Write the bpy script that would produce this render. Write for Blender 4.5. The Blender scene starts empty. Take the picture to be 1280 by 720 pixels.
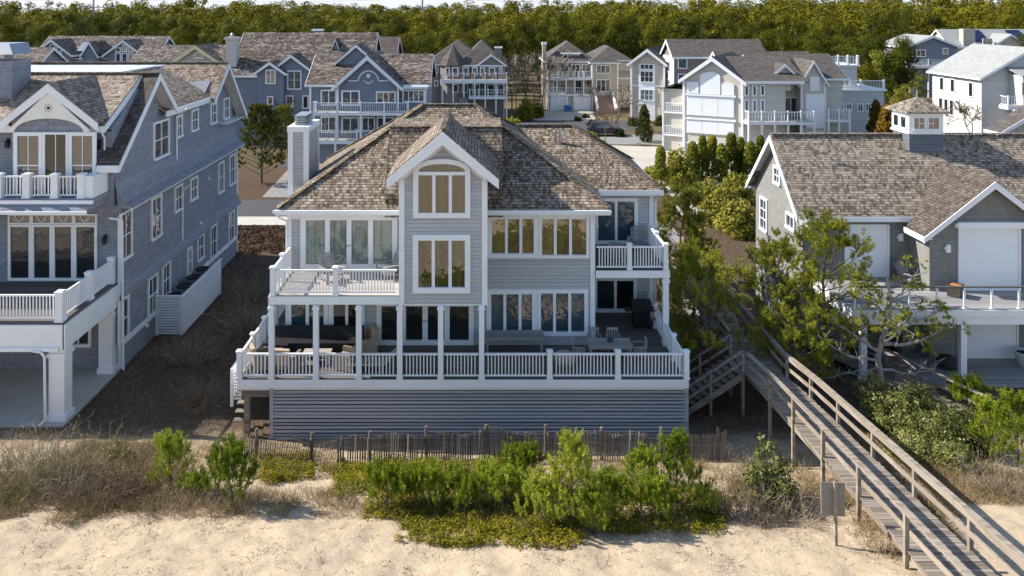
import bpy, math, random
import numpy as np
from mathutils import Matrix, Vector, noise as mnoise
R = math.radians
rnd = random.Random(7)
rng = np.random.default_rng(11)
SC = bpy.context.scene
COL = SC.collection
CAMZ = 16.36
def hx(px, Y): return (px - 600) * Y / 1000.0          # survey helpers: metres from the photo's measurements at distance Y
def hz(py, Y): return CAMZ - (py - 12) * Y / 1000.0
def lerp(a, b, t): return a + (b - a) * t
def sstep(a, b, x):
    t = min(1, max(0, (x - a) / (b - a))); return t * t * (3 - 2 * t)

# ------------------------------------------------------------------ materials
MATS = {}
class NT:
    def __init__(s, name):
        s.m = bpy.data.materials.new(name); s.m.use_nodes = True
        s.t = s.m.node_tree; s.t.nodes.clear()
        s.out = s.t.nodes.new('ShaderNodeOutputMaterial'); MATS[name] = s.m
    def n(s, typ, **kw):
        x = s.t.nodes.new('ShaderNode' + typ)
        for k, v in kw.items():
            if k.startswith('i_'):
                key = k[2:]; key = int(key) if key.isdigit() else key.replace('_', ' ')
                s.link(v, x.inputs[key])
            else: setattr(x, k, v)
        return x
    def link(s, v, sock):
        if hasattr(v, 'is_output') and v.is_output: s.t.links.new(v, sock)
        elif hasattr(v, 'outputs'): s.t.links.new(v.outputs[0], sock)
        else: sock.default_value = v
    def math(s, op, a, b=0.0, c=0.0): return s.n('Math', operation=op, i_0=a, i_1=b, i_2=c).outputs[0]
    def noise(s, vec, scale, detail=3.0, rough=.55):
        return s.n('TexNoise', i_Vector=vec, i_Scale=scale, i_Detail=detail, i_Roughness=rough).outputs[0]
    def ramp(s, fac, stops, interp='LINEAR'):
        x = s.n('ValToRGB', i_0=fac); e = x.color_ramp.elements; x.color_ramp.interpolation = interp
        while len(e) < len(stops): e.new(0.5)
        for i, (p, c) in enumerate(stops):
            e[i].position = p; e[i].color = (c[0], c[1], c[2], 1) if hasattr(c, '__len__') else (c, c, c, 1)
        return x.outputs[0]
    def mix(s, f, a, b, mode='MIX'):
        x = s.n('Mix', data_type='RGBA', blend_type=mode)
        s.link(f, x.inputs[0]); s.link(a if hasattr(a, 'is_output') else (*a, 1), x.inputs[6]); s.link(b if hasattr(b, 'is_output') else (*b, 1), x.inputs[7])
        return x.outputs[2]
    def pos(s): return s.n('NewGeometry').outputs['Position']
    def bsdf(s, color, rough=.6, spec=.3, normal=None, **kw):
        b = s.n('BsdfPrincipled')
        s.link(color if hasattr(color, 'is_output') else (*color, 1), b.inputs['Base Color'])
        s.link(rough, b.inputs['Roughness']); b.inputs['Specular IOR Level'].default_value = spec
        for k, v in kw.items(): s.link(v, b.inputs[k.replace('_', ' ')])
        if normal is not None: s.link(normal, b.inputs['Normal'])
        s.link(b.outputs[0], s.out.inputs[0]); return b
    def bump(s, h, strength=.5, dist=.02):
        return s.n('Bump', i_Strength=strength, i_Distance=dist, i_Height=h).outputs[0]

def sc(c, k): return tuple(min(1, x * k) for x in c)
def m_plain(name, col, rough=.55, spec=.3, amt=.12, scale=1.7, **kw):
    t = NT(name); n = t.noise(t.pos(), scale, 5)
    t.bsdf(t.ramp(n, [(.25, sc(col, 1 - amt)), (.75, sc(col, 1 + amt * .6))]), rough, spec, **kw)
def uvsplit(t):
    x = t.n('SeparateXYZ', i_0=t.n('UVMap').outputs[0]); return x.outputs[0], x.outputs[1]
def m_siding(name, col, h=.15, amt=.08):
    t = NT(name); u, v = uvsplit(t)
    r = t.math('DIVIDE', v, h); fr = t.math('FRACT', r); row = t.math('FLOOR', r)
    wn = t.n('TexWhiteNoise', noise_dimensions='1D', i_W=row).outputs[0]
    n = t.noise(t.pos(), 1.3, 5)
    f = t.math('ADD', t.math('MULTIPLY', wn, .45), t.math('MULTIPLY', n, .55))
    c = t.ramp(f, [(.2, sc(col, 1 - amt)), (.8, sc(col, 1 + amt))])
    gap = t.ramp(fr, [(0, .45), (.06, .45), (.09, 1)], 'LINEAR')
    c = t.mix(1.0, c, gap, 'MULTIPLY')
    t.bsdf(c, .55, .3, t.bump(t.math('SUBTRACT', 1.0, fr), .9, .025))
def m_shingle(name, stops, w=.16, h=.15, bump=.9, stain=.35, gap_butt_shade=.45, joint=.5):
    t = NT(name); u, v = uvsplit(t)
    wob = t.math('MULTIPLY', t.math('SUBTRACT', t.noise(t.pos(), 2.2, 2), .5), h * .35)
    r = t.math('DIVIDE', t.math('ADD', v, wob), h); fr = t.math('FRACT', r); row = t.math('FLOOR', r)
    wr = t.n('TexWhiteNoise', noise_dimensions='1D', i_W=row).outputs[0]
    uu = t.math('ADD', t.math('DIVIDE', u, t.math('MULTIPLY', w, t.math('ADD', .75, t.math('MULTIPLY', wr, .6)))), t.math('MULTIPLY', wr, 7.3)); col = t.math('FLOOR', uu); fu = t.math('FRACT', uu)
    vec = t.n('CombineXYZ', i_0=col, i_1=row).outputs[0]
    wn = t.n('TexWhiteNoise', noise_dimensions='2D', i_Vector=vec).outputs[0]
    n = t.noise(t.pos(), .55, 6, .65)
    f = t.math('ADD', t.math('MULTIPLY', wn, 1 - stain), t.math('MULTIPLY', n, stain))
    f = t.math('ADD', f, t.math('MULTIPLY', t.math('SUBTRACT', wr, .5), .2))
    rn = t.n('TexWhiteNoise', noise_dimensions='2D', i_Vector=t.n('CombineXYZ', i_0=t.math('FLOOR', t.math('MULTIPLY', uu, .37)), i_1=row).outputs[0]).outputs[0]
    f = t.math('ADD', t.math('MULTIPLY', f, .76), t.math('MULTIPLY', rn, .24))
    c = t.ramp(f, stops)
    edge = t.math('MINIMUM', t.ramp(fr, [(0, gap_butt_shade), (.17, gap_butt_shade), (.27, 1)]), t.ramp(fu, [(0, joint), (.07, joint), (.1, 1)]))  # lower-edge band paints butt shadow and weathering into the colour; side joints dark
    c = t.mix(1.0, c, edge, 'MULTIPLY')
    hh = t.math('ADD', t.math('SUBTRACT', 1.0, fr), t.math('MULTIPLY', wn, .5))
    t.bsdf(c, .85, .15, t.bump(hh, bump, .03))
def m_planks(name, stops, w=.14, axis='u', rough=.75, gap_butt_shade=.35):
    t = NT(name); u, v = uvsplit(t)
    a, b = (u, v) if axis == 'u' else (v, u)
    r = t.math('DIVIDE', b, w); fr = t.math('FRACT', r); row = t.math('FLOOR', r)
    wn = t.n('TexWhiteNoise', noise_dimensions='1D', i_W=row).outputs[0]
    grain = t.noise(t.n('CombineXYZ', i_0=t.math('MULTIPLY', a, 1.2), i_1=t.math('MULTIPLY', b, 22), i_2=t.math('MULTIPLY', row, 3.1)).outputs[0], 1.0, 4)
    f = t.math('ADD', t.math('MULTIPLY', wn, .55), t.math('MULTIPLY', grain, .45))
    c = t.mix(1.0, t.ramp(f, stops), t.ramp(fr, [(0, gap_butt_shade), (.06, gap_butt_shade), (.1, 1)]), 'MULTIPLY')
    t.bsdf(c, rough, .2, t.bump(grain, .3, .01))
def m_glass(name, base, ior=2.4, rough=.03, drape=0):
    t = NT(name); n = t.math('ADD', t.math('MULTIPLY', t.noise(t.pos(), .9, 3), .55), t.math('MULTIPLY', t.n('NewGeometry').outputs['Random Per Island'], .45))
    if drape:      # hanging folds of the curtain behind the glass
        uu, vv = uvsplit(t); n = t.math('ADD', n, t.math('MULTIPLY', t.noise(t.n('CombineXYZ', i_0=t.math('MULTIPLY', uu, 9), i_1=t.math('MULTIPLY', vv, .35)).outputs[0], 1.0, 3), drape)); n = t.math('SUBTRACT', n, drape*.5)
    u = t.noise(t.pos(), .35, 1)
    t.bsdf(t.ramp(n, [(.3, sc(base, .6)), (.7, sc(base, 1.5))]), rough, .5, t.bump(t.math('ADD', u, t.math('MULTIPLY', t.noise(t.pos(), 1.6, 2), .25)), .3, .25), IOR=ior)
def m_leaf(name, stops, scale=.8, trans=.3, rough=.6):
    t = NT(name); oi = t.n('ObjectInfo').outputs['Random']
    n = t.noise(t.n('TexCoord').outputs['Object'], scale, 4, .7)
    f = t.math('ADD', n, t.math('MULTIPLY', t.math('SUBTRACT', oi, .5), .36))
    f = t.math('ADD', f, t.math('MULTIPLY', t.math('SUBTRACT', t.noise(t.pos(), .07, 2), .5), .3))
    c = t.ramp(f, stops)
    d = t.n('BsdfPrincipled', i_Base_Color=c, i_Roughness=rough); d.inputs['Specular IOR Level'].default_value = .06 if rough > .5 else .2
    tr = t.n('BsdfTranslucent', i_Color=c)
    mx = t.n('MixShader', i_0=trans, i_1=d.outputs[0], i_2=tr.outputs[0]); t.link(mx.outputs[0], t.out.inputs[0])

m_siding('siding_grey', (.45, .44, .44))
m_siding('siding_blue', (.20, .215, .26), .15)
m_siding('siding_beige', (.52, .455, .36), .18)
m_siding('siding_pale', (.57, .525, .45), .18)
m_siding('siding_taupe', (.23, .20, .18), .18)
m_siding('siding_white', (.50, .50, .485), .2)
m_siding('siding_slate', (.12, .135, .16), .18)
m_plain('trim', (.80, .80, .80), .45, .35, .05)
m_plain('trim_cream', (.80, .78, .70), .5, .3, .05)
m_plain('trim_yellow', (.70, .62, .36), .5, .3, .06)
m_plain('shutter', (.80, .80, .80), .5, .3, .03, .7)
m_plain('black_metal', (.02, .02, .022), .45, .4)
m_plain('steel', (.30, .31, .33), .35, .5, .1, Metallic=.6)
m_plain('galv', (.30, .32, .34), .4, .4, .12, Metallic=.5)
m_plain('tyre_black', (.015, .015, .016), .8, .2)
m_plain('car_paint', (.01, .014, .03), .2, .6, .05)
m_plain('membrane', (.52, .55, .60), .5, .3, .06, .4)
m_plain('cushion_tan', (.42, .33, .24), .85, .1)
m_plain('cover_black', (.018, .018, .02), .75, .2)
m_plain('wicker', (.20, .16, .12), .8, .1)
m_plain('solar', (.012, .018, .06), .15, .6, .1)
m_plain('concrete', (.42, .41, .38), .85, .1, .15, .8)
m_plain('soffit', (.62, .60, .56), .6, .2, .05)
m_plain('drive', (.46, .415, .35), .85, .1, .12, .35)
m_plain('gravel', (.27, .26, .245), .9, .05, .25, 3)
m_plain('asphalt', (.085, .085, .088), .85, .15, .12, .6)
m_plain('kerb', (.50, .46, .40), .85, .1, .15, 1.0)
m_plain('brick_walk', (.36, .24, .20), .85, .1, .2, 2)
m_plain('blue_bin', (.02, .12, .34), .5, .3)
m_plain('terracotta', (.06, .05, .045), .7, .2)
m_plain('soil', (.05, .035, .025), .95, .05, .3, 4)
m_plain('orange_tile', (.45, .20, .07), .7, .1)
m_plain('bird_white', (.75, .75, .76), .5)
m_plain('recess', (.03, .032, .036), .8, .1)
m_plain('basin', (.62, .64, .66), .6, .2)
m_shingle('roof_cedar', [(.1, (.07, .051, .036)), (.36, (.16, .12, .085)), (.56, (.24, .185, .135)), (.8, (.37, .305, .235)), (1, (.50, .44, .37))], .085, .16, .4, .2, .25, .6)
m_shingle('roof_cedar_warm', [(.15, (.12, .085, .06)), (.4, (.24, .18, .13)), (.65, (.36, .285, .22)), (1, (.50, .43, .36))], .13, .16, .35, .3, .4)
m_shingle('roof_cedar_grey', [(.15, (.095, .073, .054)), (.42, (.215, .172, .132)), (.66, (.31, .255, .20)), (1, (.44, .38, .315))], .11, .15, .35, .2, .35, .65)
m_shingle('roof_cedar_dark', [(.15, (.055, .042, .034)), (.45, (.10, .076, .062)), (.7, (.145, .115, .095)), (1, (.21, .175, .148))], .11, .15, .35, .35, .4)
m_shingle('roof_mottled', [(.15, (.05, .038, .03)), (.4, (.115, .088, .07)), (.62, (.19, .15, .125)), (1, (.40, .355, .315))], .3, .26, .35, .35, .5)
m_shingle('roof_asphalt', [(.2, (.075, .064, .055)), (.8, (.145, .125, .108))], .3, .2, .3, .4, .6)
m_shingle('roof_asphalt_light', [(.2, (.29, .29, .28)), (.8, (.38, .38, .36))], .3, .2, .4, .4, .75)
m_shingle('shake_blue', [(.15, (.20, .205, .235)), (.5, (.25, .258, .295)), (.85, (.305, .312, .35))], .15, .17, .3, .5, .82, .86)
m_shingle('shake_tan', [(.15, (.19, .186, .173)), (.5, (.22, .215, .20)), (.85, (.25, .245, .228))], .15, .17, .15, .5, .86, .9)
m_planks('deck_brown', [(.2, (.10, .085, .075)), (.8, (.17, .15, .135))], .14)
m_planks('deck_tan', [(.2, (.34, .30, .26)), (.8, (.50, .455, .41))], .14)
m_planks('deck_grey', [(.2, (.23, .22, .215)), (.8, (.38, .37, .36))], .14)
m_planks('lattice_grey', [(.2, (.30, .305, .32)), (.8, (.46, .465, .48))], .14, 'u', .75, .9)
m_plain('sign_panel', (.26, .235, .195), .8, .1, .15, 3)
m_planks('weathered', [(.15, (.14, .11, .085)), (.5, (.235, .19, .15)), (.9, (.35, .295, .24))], .14, 'u', .8, .45)
m_planks('weathered_rail', [(.15, (.20, .16, .12)), (.9, (.38, .32, .255))], .14, 'u', .8, .9)
m_planks('picket_wood', [(.15, (.09, .07, .055)), (.9, (.26, .215, .175))], .05, 'v', .85, .9)
m_planks('teak_grey', [(.15, (.20, .19, .18)), (.9, (.38, .36, .34))], .1, 'u', .8, .5)
m_glass('glass', (.018, .022, .026), 2.6)
m_glass('glass_blue', (.03, .055, .075), 2.3)
m_glass('glass_tan', (.06, .048, .02), 2.2, .03, 1.6)
m_glass('glass_sand_reflect', (.17, .115, .05), 2.5, .03, .5)  # golden base paints the sunlit dune's reflection into the pane colour
m_glass('glass_curtain', (.15, .185, .165), 2.0, .03, 1.2)
m_glass('glass_dim', (.012, .014, .015), 1.9)
m_leaf('leaf_forest', [(.22, (.024, .028, .003)), (.42, (.062, .066, .005)), (.6, (.122, .116, .007)), (.85, (.21, .172, .012))], .16, .18)
m_leaf('leaf_pine', [(.25, (.15, .165, .016)), (.5, (.30, .29, .035)), (.75, (.47, .425, .07))], 1.1, .25)
m_leaf('leaf_pine_dark', [(.25, (.065, .078, .018)), (.5, (.15, .16, .025)), (.8, (.27, .26, .04))], 1.1, .2)
m_leaf('leaf_young', [(.25, (.10, .15, .012)), (.5, (.235, .28, .02)), (.78, (.44, .45, .06))], 3.2, .14)
m_leaf('leaf_shrub', [(.25, (.09, .10, .025)), (.5, (.19, .195, .05)), (.75, (.36, .34, .12))], 1.6, .25, .4)
m_leaf('leaf_hedge', [(.25, (.08, .09, .012)), (.5, (.18, .185, .02)), (.75, (.30, .28, .04))], .9, .25)
m_leaf('leaf_olive', [(.25, (.15, .145, .025)), (.5, (.28, .26, .04)), (.75, (.40, .36, .07))], .9, .25)
m_leaf('leaf_holly', [(.25, (.018, .028, .008)), (.5, (.045, .06, .014)), (.8, (.09, .10, .025))], 1.2, .15)
m_leaf('leaf_cedar_rust', [(.25, (.11, .07, .01)), (.5, (.23, .13, .018)), (.8, (.34, .20, .03))], .8, .25)
m_leaf('leaf_cover', [(.25, (.09, .088, .008)), (.5, (.20, .18, .012)), (.78, (.34, .265, .03))], 1.2, .25)
m_leaf('twig', [(.2, (.13, .10, .075)), (.8, (.30, .25, .20))], 1.2, 0)
m_leaf('twig_dry', [(.25, (.13, .092, .054)), (.5, (.27, .20, .122)), (.8, (.44, .345, .225))], .9, .15)
m_leaf('twig_grey', [(.25, (.13, .10, .066)), (.8, (.33, .265, .185))], .9, .1)
m_leaf('twig_olive', [(.25, (.13, .115, .05)), (.5, (.22, .195, .08)), (.8, (.33, .29, .14))], .9, .15)
m_leaf('straw', [(.25, (.20, .14, .065)), (.5, (.37, .275, .145)), (.8, (.52, .41, .245))], .7, .2)
m_leaf('mulch_leaf', [(.25, (.07, .04, .025)), (.5, (.14, .085, .05)), (.8, (.22, .14, .09))], 1.2, .05)
m_plain('bark', (.13, .10, .08), .9, .1, .35, 5)
m_plain('bark_pale', (.36, .32, .29), .85, .1, .3, 6)

# ------------------------------------------------------------------ mesh builder
CUR = Matrix.Identity(4)
WORLD = {}
def setprops(o, label=None, cat=None, group=None, kind=None):
    if label: o['label'] = label
    if cat: o['category'] = cat
    if group: o['group'] = group
    if kind: o['kind'] = kind
    return o
def thing(name, label, cat, loc=(0, 0, 0), group=None, world=True, rz=0):
    o = bpy.data.objects.new(name, None); COL.objects.link(o); o.location = loc; o.rotation_euler.z = rz
    o.empty_display_size = .3
    if world: WORLD[o] = Vector(loc)
    return setprops(o, label, cat, group)
def mesh_np(name, V, F, mat, uv=False, smooth=False):
    me = bpy.data.meshes.new(name); V = np.asarray(V, dtype=np.float32); F = np.asarray(F, dtype=np.int32); k = F.shape[1]
    me.vertices.add(len(V)); me.vertices.foreach_set('co', V.ravel())
    me.loops.add(F.size); me.loops.foreach_set('vertex_index', F.ravel())
    me.polygons.add(len(F)); me.polygons.foreach_set('loop_start', np.arange(0, F.size, k, dtype=np.int32))
    me.update(calc_edges=True); me.materials.append(MATS[mat])
    if smooth: me.polygons.foreach_set('use_smooth', np.ones(len(F), dtype=bool))
    return me
def link(name, me, parent=None):
    o = bpy.data.objects.new(name, me); COL.objects.link(o)
    if parent is not None:
        o.parent = parent
        if parent in WORLD: o.matrix_parent_inverse = Matrix.Translation(-WORLD[parent])
    return o
class MB:
    def __init__(s): s.v = []; s.f = []
    def add(s, vs, fs):
        b = len(s.v); M = CUR
        s.v += [tuple(M @ Vector(p)) for p in vs]; s.f += [tuple(b + i for i in f) for f in fs]
    def box(s, x0, x1, y0, y1, z0, z1):
        if x0 > x1: x0, x1 = x1, x0
        if y0 > y1: y0, y1 = y1, y0
        if z0 > z1: z0, z1 = z1, z0
        s.add([(x0,y0,z0),(x1,y0,z0),(x1,y1,z0),(x0,y1,z0),(x0,y0,z1),(x1,y0,z1),(x1,y1,z1),(x0,y1,z1)],
              [(0,3,2,1),(4,5,6,7),(0,1,5,4),(1,2,6,5),(2,3,7,6),(3,0,4,7)])
    def bar(s, p, q, w, h, tilt=None):
        p, q = Vector(p), Vector(q); d = (q - p).normalized()
        a = d.cross(Vector((0, 0, 1)))
        if a.length < 1e-4: a = Vector((1, 0, 0))
        a.normalize(); u = a.cross(d); a *= w / 2; u *= h / 2
        vs = [p-a-u, p+a-u, p+a+u, p-a+u, q-a-u, q+a-u, q+a+u, q-a+u]
        s.add(vs, [(0,3,2,1),(4,5,6,7),(0,1,5,4),(1,2,6,5),(2,3,7,6),(3,0,4,7)][::1])
    def tube(s, p, q, r0, r1, n=6, cap=True):
        p, q = Vector(p), Vector(q); d = (q - p)
        if d.length < 1e-6: return
        d.normalize(); a = d.orthogonal().normalized(); b = d.cross(a)
        vs = [p + (a*math.cos(t)+b*math.sin(t))*r0 for t in [2*math.pi*i/n for i in range(n)]]
        vs += [q + (a*math.cos(t)+b*math.sin(t))*r1 for t in [2*math.pi*i/n for i in range(n)]]
        fs = [(i, (i+1) % n, n+(i+1) % n, n+i) for i in range(n)]
        if cap: fs += [tuple(range(n))[::-1], tuple(range(n, 2*n))]
        s.add(vs, fs)
    def path(s, pts, r0, r1, n=6):
        k = len(pts) - 1
        for i in range(k): s.tube(pts[i], pts[i+1], lerp(r0, r1, i/k), lerp(r0, r1, (i+1)/k), n, i == k-1)
    def prism(s, poly, vec):
        n = len(poly); v = Vector(vec); P = [Vector(p) for p in poly]
        nn = Vector((0, 0, 0))
        for i in range(n): nn += P[i].cross(P[(i+1) % n])
        vs = P + [p + v for p in P]; fs = [(i, (i+1) % n, n+(i+1) % n, n+i) for i in range(n)]
        a, b = tuple(range(n))[::-1], tuple(range(n, 2*n))
        if nn.dot(v) < 0: fs = [f[::-1] for f in fs]; a, b = a[::-1], b[::-1]
        s.add(vs, fs + [a, b])
    def shell(s, vs, fs, t=.1):
        """roof skin: faces counter-clockwise from above, given thickness t straight down"""
        n = len(vs); V = [Vector(p) for p in vs]; ff = []
        for f in fs:
            nn = Vector((0, 0, 0))
            for i in range(len(f)): nn += V[f[i]].cross(V[f[(i+1) % len(f)]])
            ff.append(f if nn.z > 0 else f[::-1])
        bot = [p - Vector((0, 0, t)) for p in V]; out = list(ff) + [tuple(n + i for i in f[::-1]) for f in ff]
        ed = {}
        for f in ff:
            for i in range(len(f)): ed[(f[i], f[(i+1) % len(f)])] = 1
        for (a, b) in ed:
            if (b, a) not in ed: out.append((b, a, n + a, n + b))
        s.add(V + bot, out)
    def lathe(s, prof, c=(0, 0, 0), n=14):
        vs = []; fs = []
        for r, z in prof: vs += [(c[0]+r*math.cos(2*math.pi*i/n), c[1]+r*math.sin(2*math.pi*i/n), c[2]+z) for i in range(n)]
        for k in range(len(prof)-1):
            for i in range(n): fs.append((k*n+i, k*n+(i+1) % n, (k+1)*n+(i+1) % n, (k+1)*n+i))
        fs.append(tuple(range(n))[::-1]); fs.append(tuple(range((len(prof)-1)*n, len(prof)*n)))
        s.add(vs, fs)
    def mesh(s, name, mat, smooth=False):
        me = bpy.data.meshes.new(name); me.from_pydata(s.v, [], s.f); me.materials.append(MATS[mat])
        if smooth:
            for p in me.polygons: p.use_smooth = True
        uvl = me.uv_layers.new(name='UVMap').data
        for p in me.polygons:
            n = p.normal
            u = Vector((-n.y, n.x, 0))
            if u.length < .02: u = Vector((1, 0, 0)); w = Vector((0, 1, 0))
            else: u.normalize(); w = n.cross(u)
            for li in p.loop_indices:
                c = me.vertices[me.loops[li].vertex_index].co; uvl[li].uv = (c.dot(u), c.dot(w))
        return me
    def build(s, name, mat, parent=None, smooth=False):
        if not s.v: return None
        return link(name, s.mesh(name, mat, smooth), parent)
def copy_tree(o, label=None, loc=None, rz=None, scale=None):
    c = o.copy(); COL.objects.link(c)
    if label: c['label'] = label
    if loc is not None: c.location = loc
    if rz is not None: c.rotation_euler.z = rz
    if scale is not None: c.scale = scale if hasattr(scale, '__len__') else (scale,)*3
    for ch in o.children:
        d = ch.copy(); COL.objects.link(d); d.parent = c
        for g in ch.children:
            e = g.copy(); COL.objects.link(e); e.parent = d
    return c

# ------------------------------------------------------------------ house kit
def fbox(mb, face, u0, u1, z0, z1, d0, d1):
    k, w = face
    if k == 'f': mb.box(u0, u1, w - d1, w - d0, z0, z1)
    elif k == 'b': mb.box(u0, u1, w + d0, w + d1, z0, z1)
    elif k == 'r': mb.box(w + d0, w + d1, u0, u1, z0, z1)
    elif k == 'l': mb.box(w - d1, w - d0, u0, u1, z0, z1)
def win(parent, face, u0, u1, z0, z1, nx=2, ny=1, t=.10, glass='glass', m=.06, name='window', trim='trim', muntx=None, sill=True, d=.09, gaps=None):
    """a framed opening: casing boards, mullions and glass set back behind them"""
    if u0 > u1: u0, u1 = u1, u0
    if z0 > z1: z0, z1 = z1, z0
    fr = MB(); pn = MB()
    a0, a1, b0, b1 = u0 + t, u1 - t, z0 + t, z1 - t
    fbox(fr, face, u0, u1, b1, z1, .0, d); fbox(fr, face, u0, u1, z0, b0, .0, d + (.03 if sill else 0))
    fbox(fr, face, u0, a0, b0, b1, .0, d - .004); fbox(fr, face, a1, u1, b0, b1, .0, d - .004)
    xs = [lerp(a0, a1, i / nx) for i in range(1, nx)] if gaps is None else gaps
    for x in xs: fbox(fr, face, x - m/2, x + m/2, b0, b1, .0, d - .03)
    zs = [lerp(b0, b1, i / ny) for i in range(1, ny)]
    mm = min(m, .05)
    for z in zs: fbox(fr, face, a0, a1, z - mm/2, z + mm/2, .0, d - .034)
    if muntx:
        for i in range(1, muntx): x = lerp(a0, a1, i / muntx); fbox(fr, face, x - .015, x + .015, b0, b1, .0, d - .036)
    ed = [a0] + list(xs) + [a1]
    for i in range(len(ed)-1):          # every light of glass sits a little differently in its frame
        q = [(u, z, .02 + rnd.uniform(-.007, .007)) for u, z in ((ed[i], b0), (ed[i+1], b0), (ed[i+1], b1), (ed[i], b1))]; k, w = face
        P = [(u, w-dd, z) if k == 'f' else (u, w+dd, z) if k == 'b' else (w+dd, u, z) if k == 'r' else (w-dd, u, z) for u, z, dd in q]
        pn.add(P, [(0,1,2,3)] if k in 'fr' else [(3,2,1,0)])
    o = fr.build(name, trim, parent)
    pn.build('pane', glass, o)
    return o
def pxwin(parent, Y, x0, y0, x1, y1, **kw):
    return win(parent, ('f', Y), hx(x0, Y), hx(x1, Y), hz(y1, Y), hz(y0, Y), **kw)
def rail(parent, p, q, z, h=.95, sp=.125, mat='trim', inset=.09, name='railing', zz=None):
    """one run of railing: top rail, bottom rail, balusters"""
    mb = MB(); p = Vector((p[0], p[1], z)); q = Vector((q[0], q[1], z if zz is None else zz)); L = (q - p).length; d = (q - p) / L
    up = Vector((0, 0, 1)); p2, q2 = p + d*inset, q - d*inset
    mb.bar(p2 + up*(h - .03), q2 + up*(h - .03), .09, .06); mb.bar(p2 + up*.12, q2 + up*.12, .06, .05)
    n = max(1, int((L - 2*inset) / sp))
    for i in range(1, n):
        c = p2 + (q2 - p2) * (i / n); mb.bar(c + up*.145, c + up*(h - .06), .04, .04)
    return mb.build(name, mat, parent)
def post(parent, x, y, z0, z1, w=.16, cap=True, mat='trim', name='post'):
    mb = MB(); mb.box(x-w/2, x+w/2, y-w/2, y+w/2, z0, z1)
    if cap: mb.box(x-w/2-.03, x+w/2+.03, y-w/2-.03, y+w/2+.03, z1, z1+.04); mb.box(x-w/2+.02, x+w/2-.02, y-w/2+.02, y+w/2-.02, z1+.04, z1+.07)
    mb.box(x-w/2-.02, x+w/2+.02, y-w/2-.02, y+w/2+.02, z0, z0+.08) if cap else None
    return mb.build(name, mat, parent)
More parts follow.
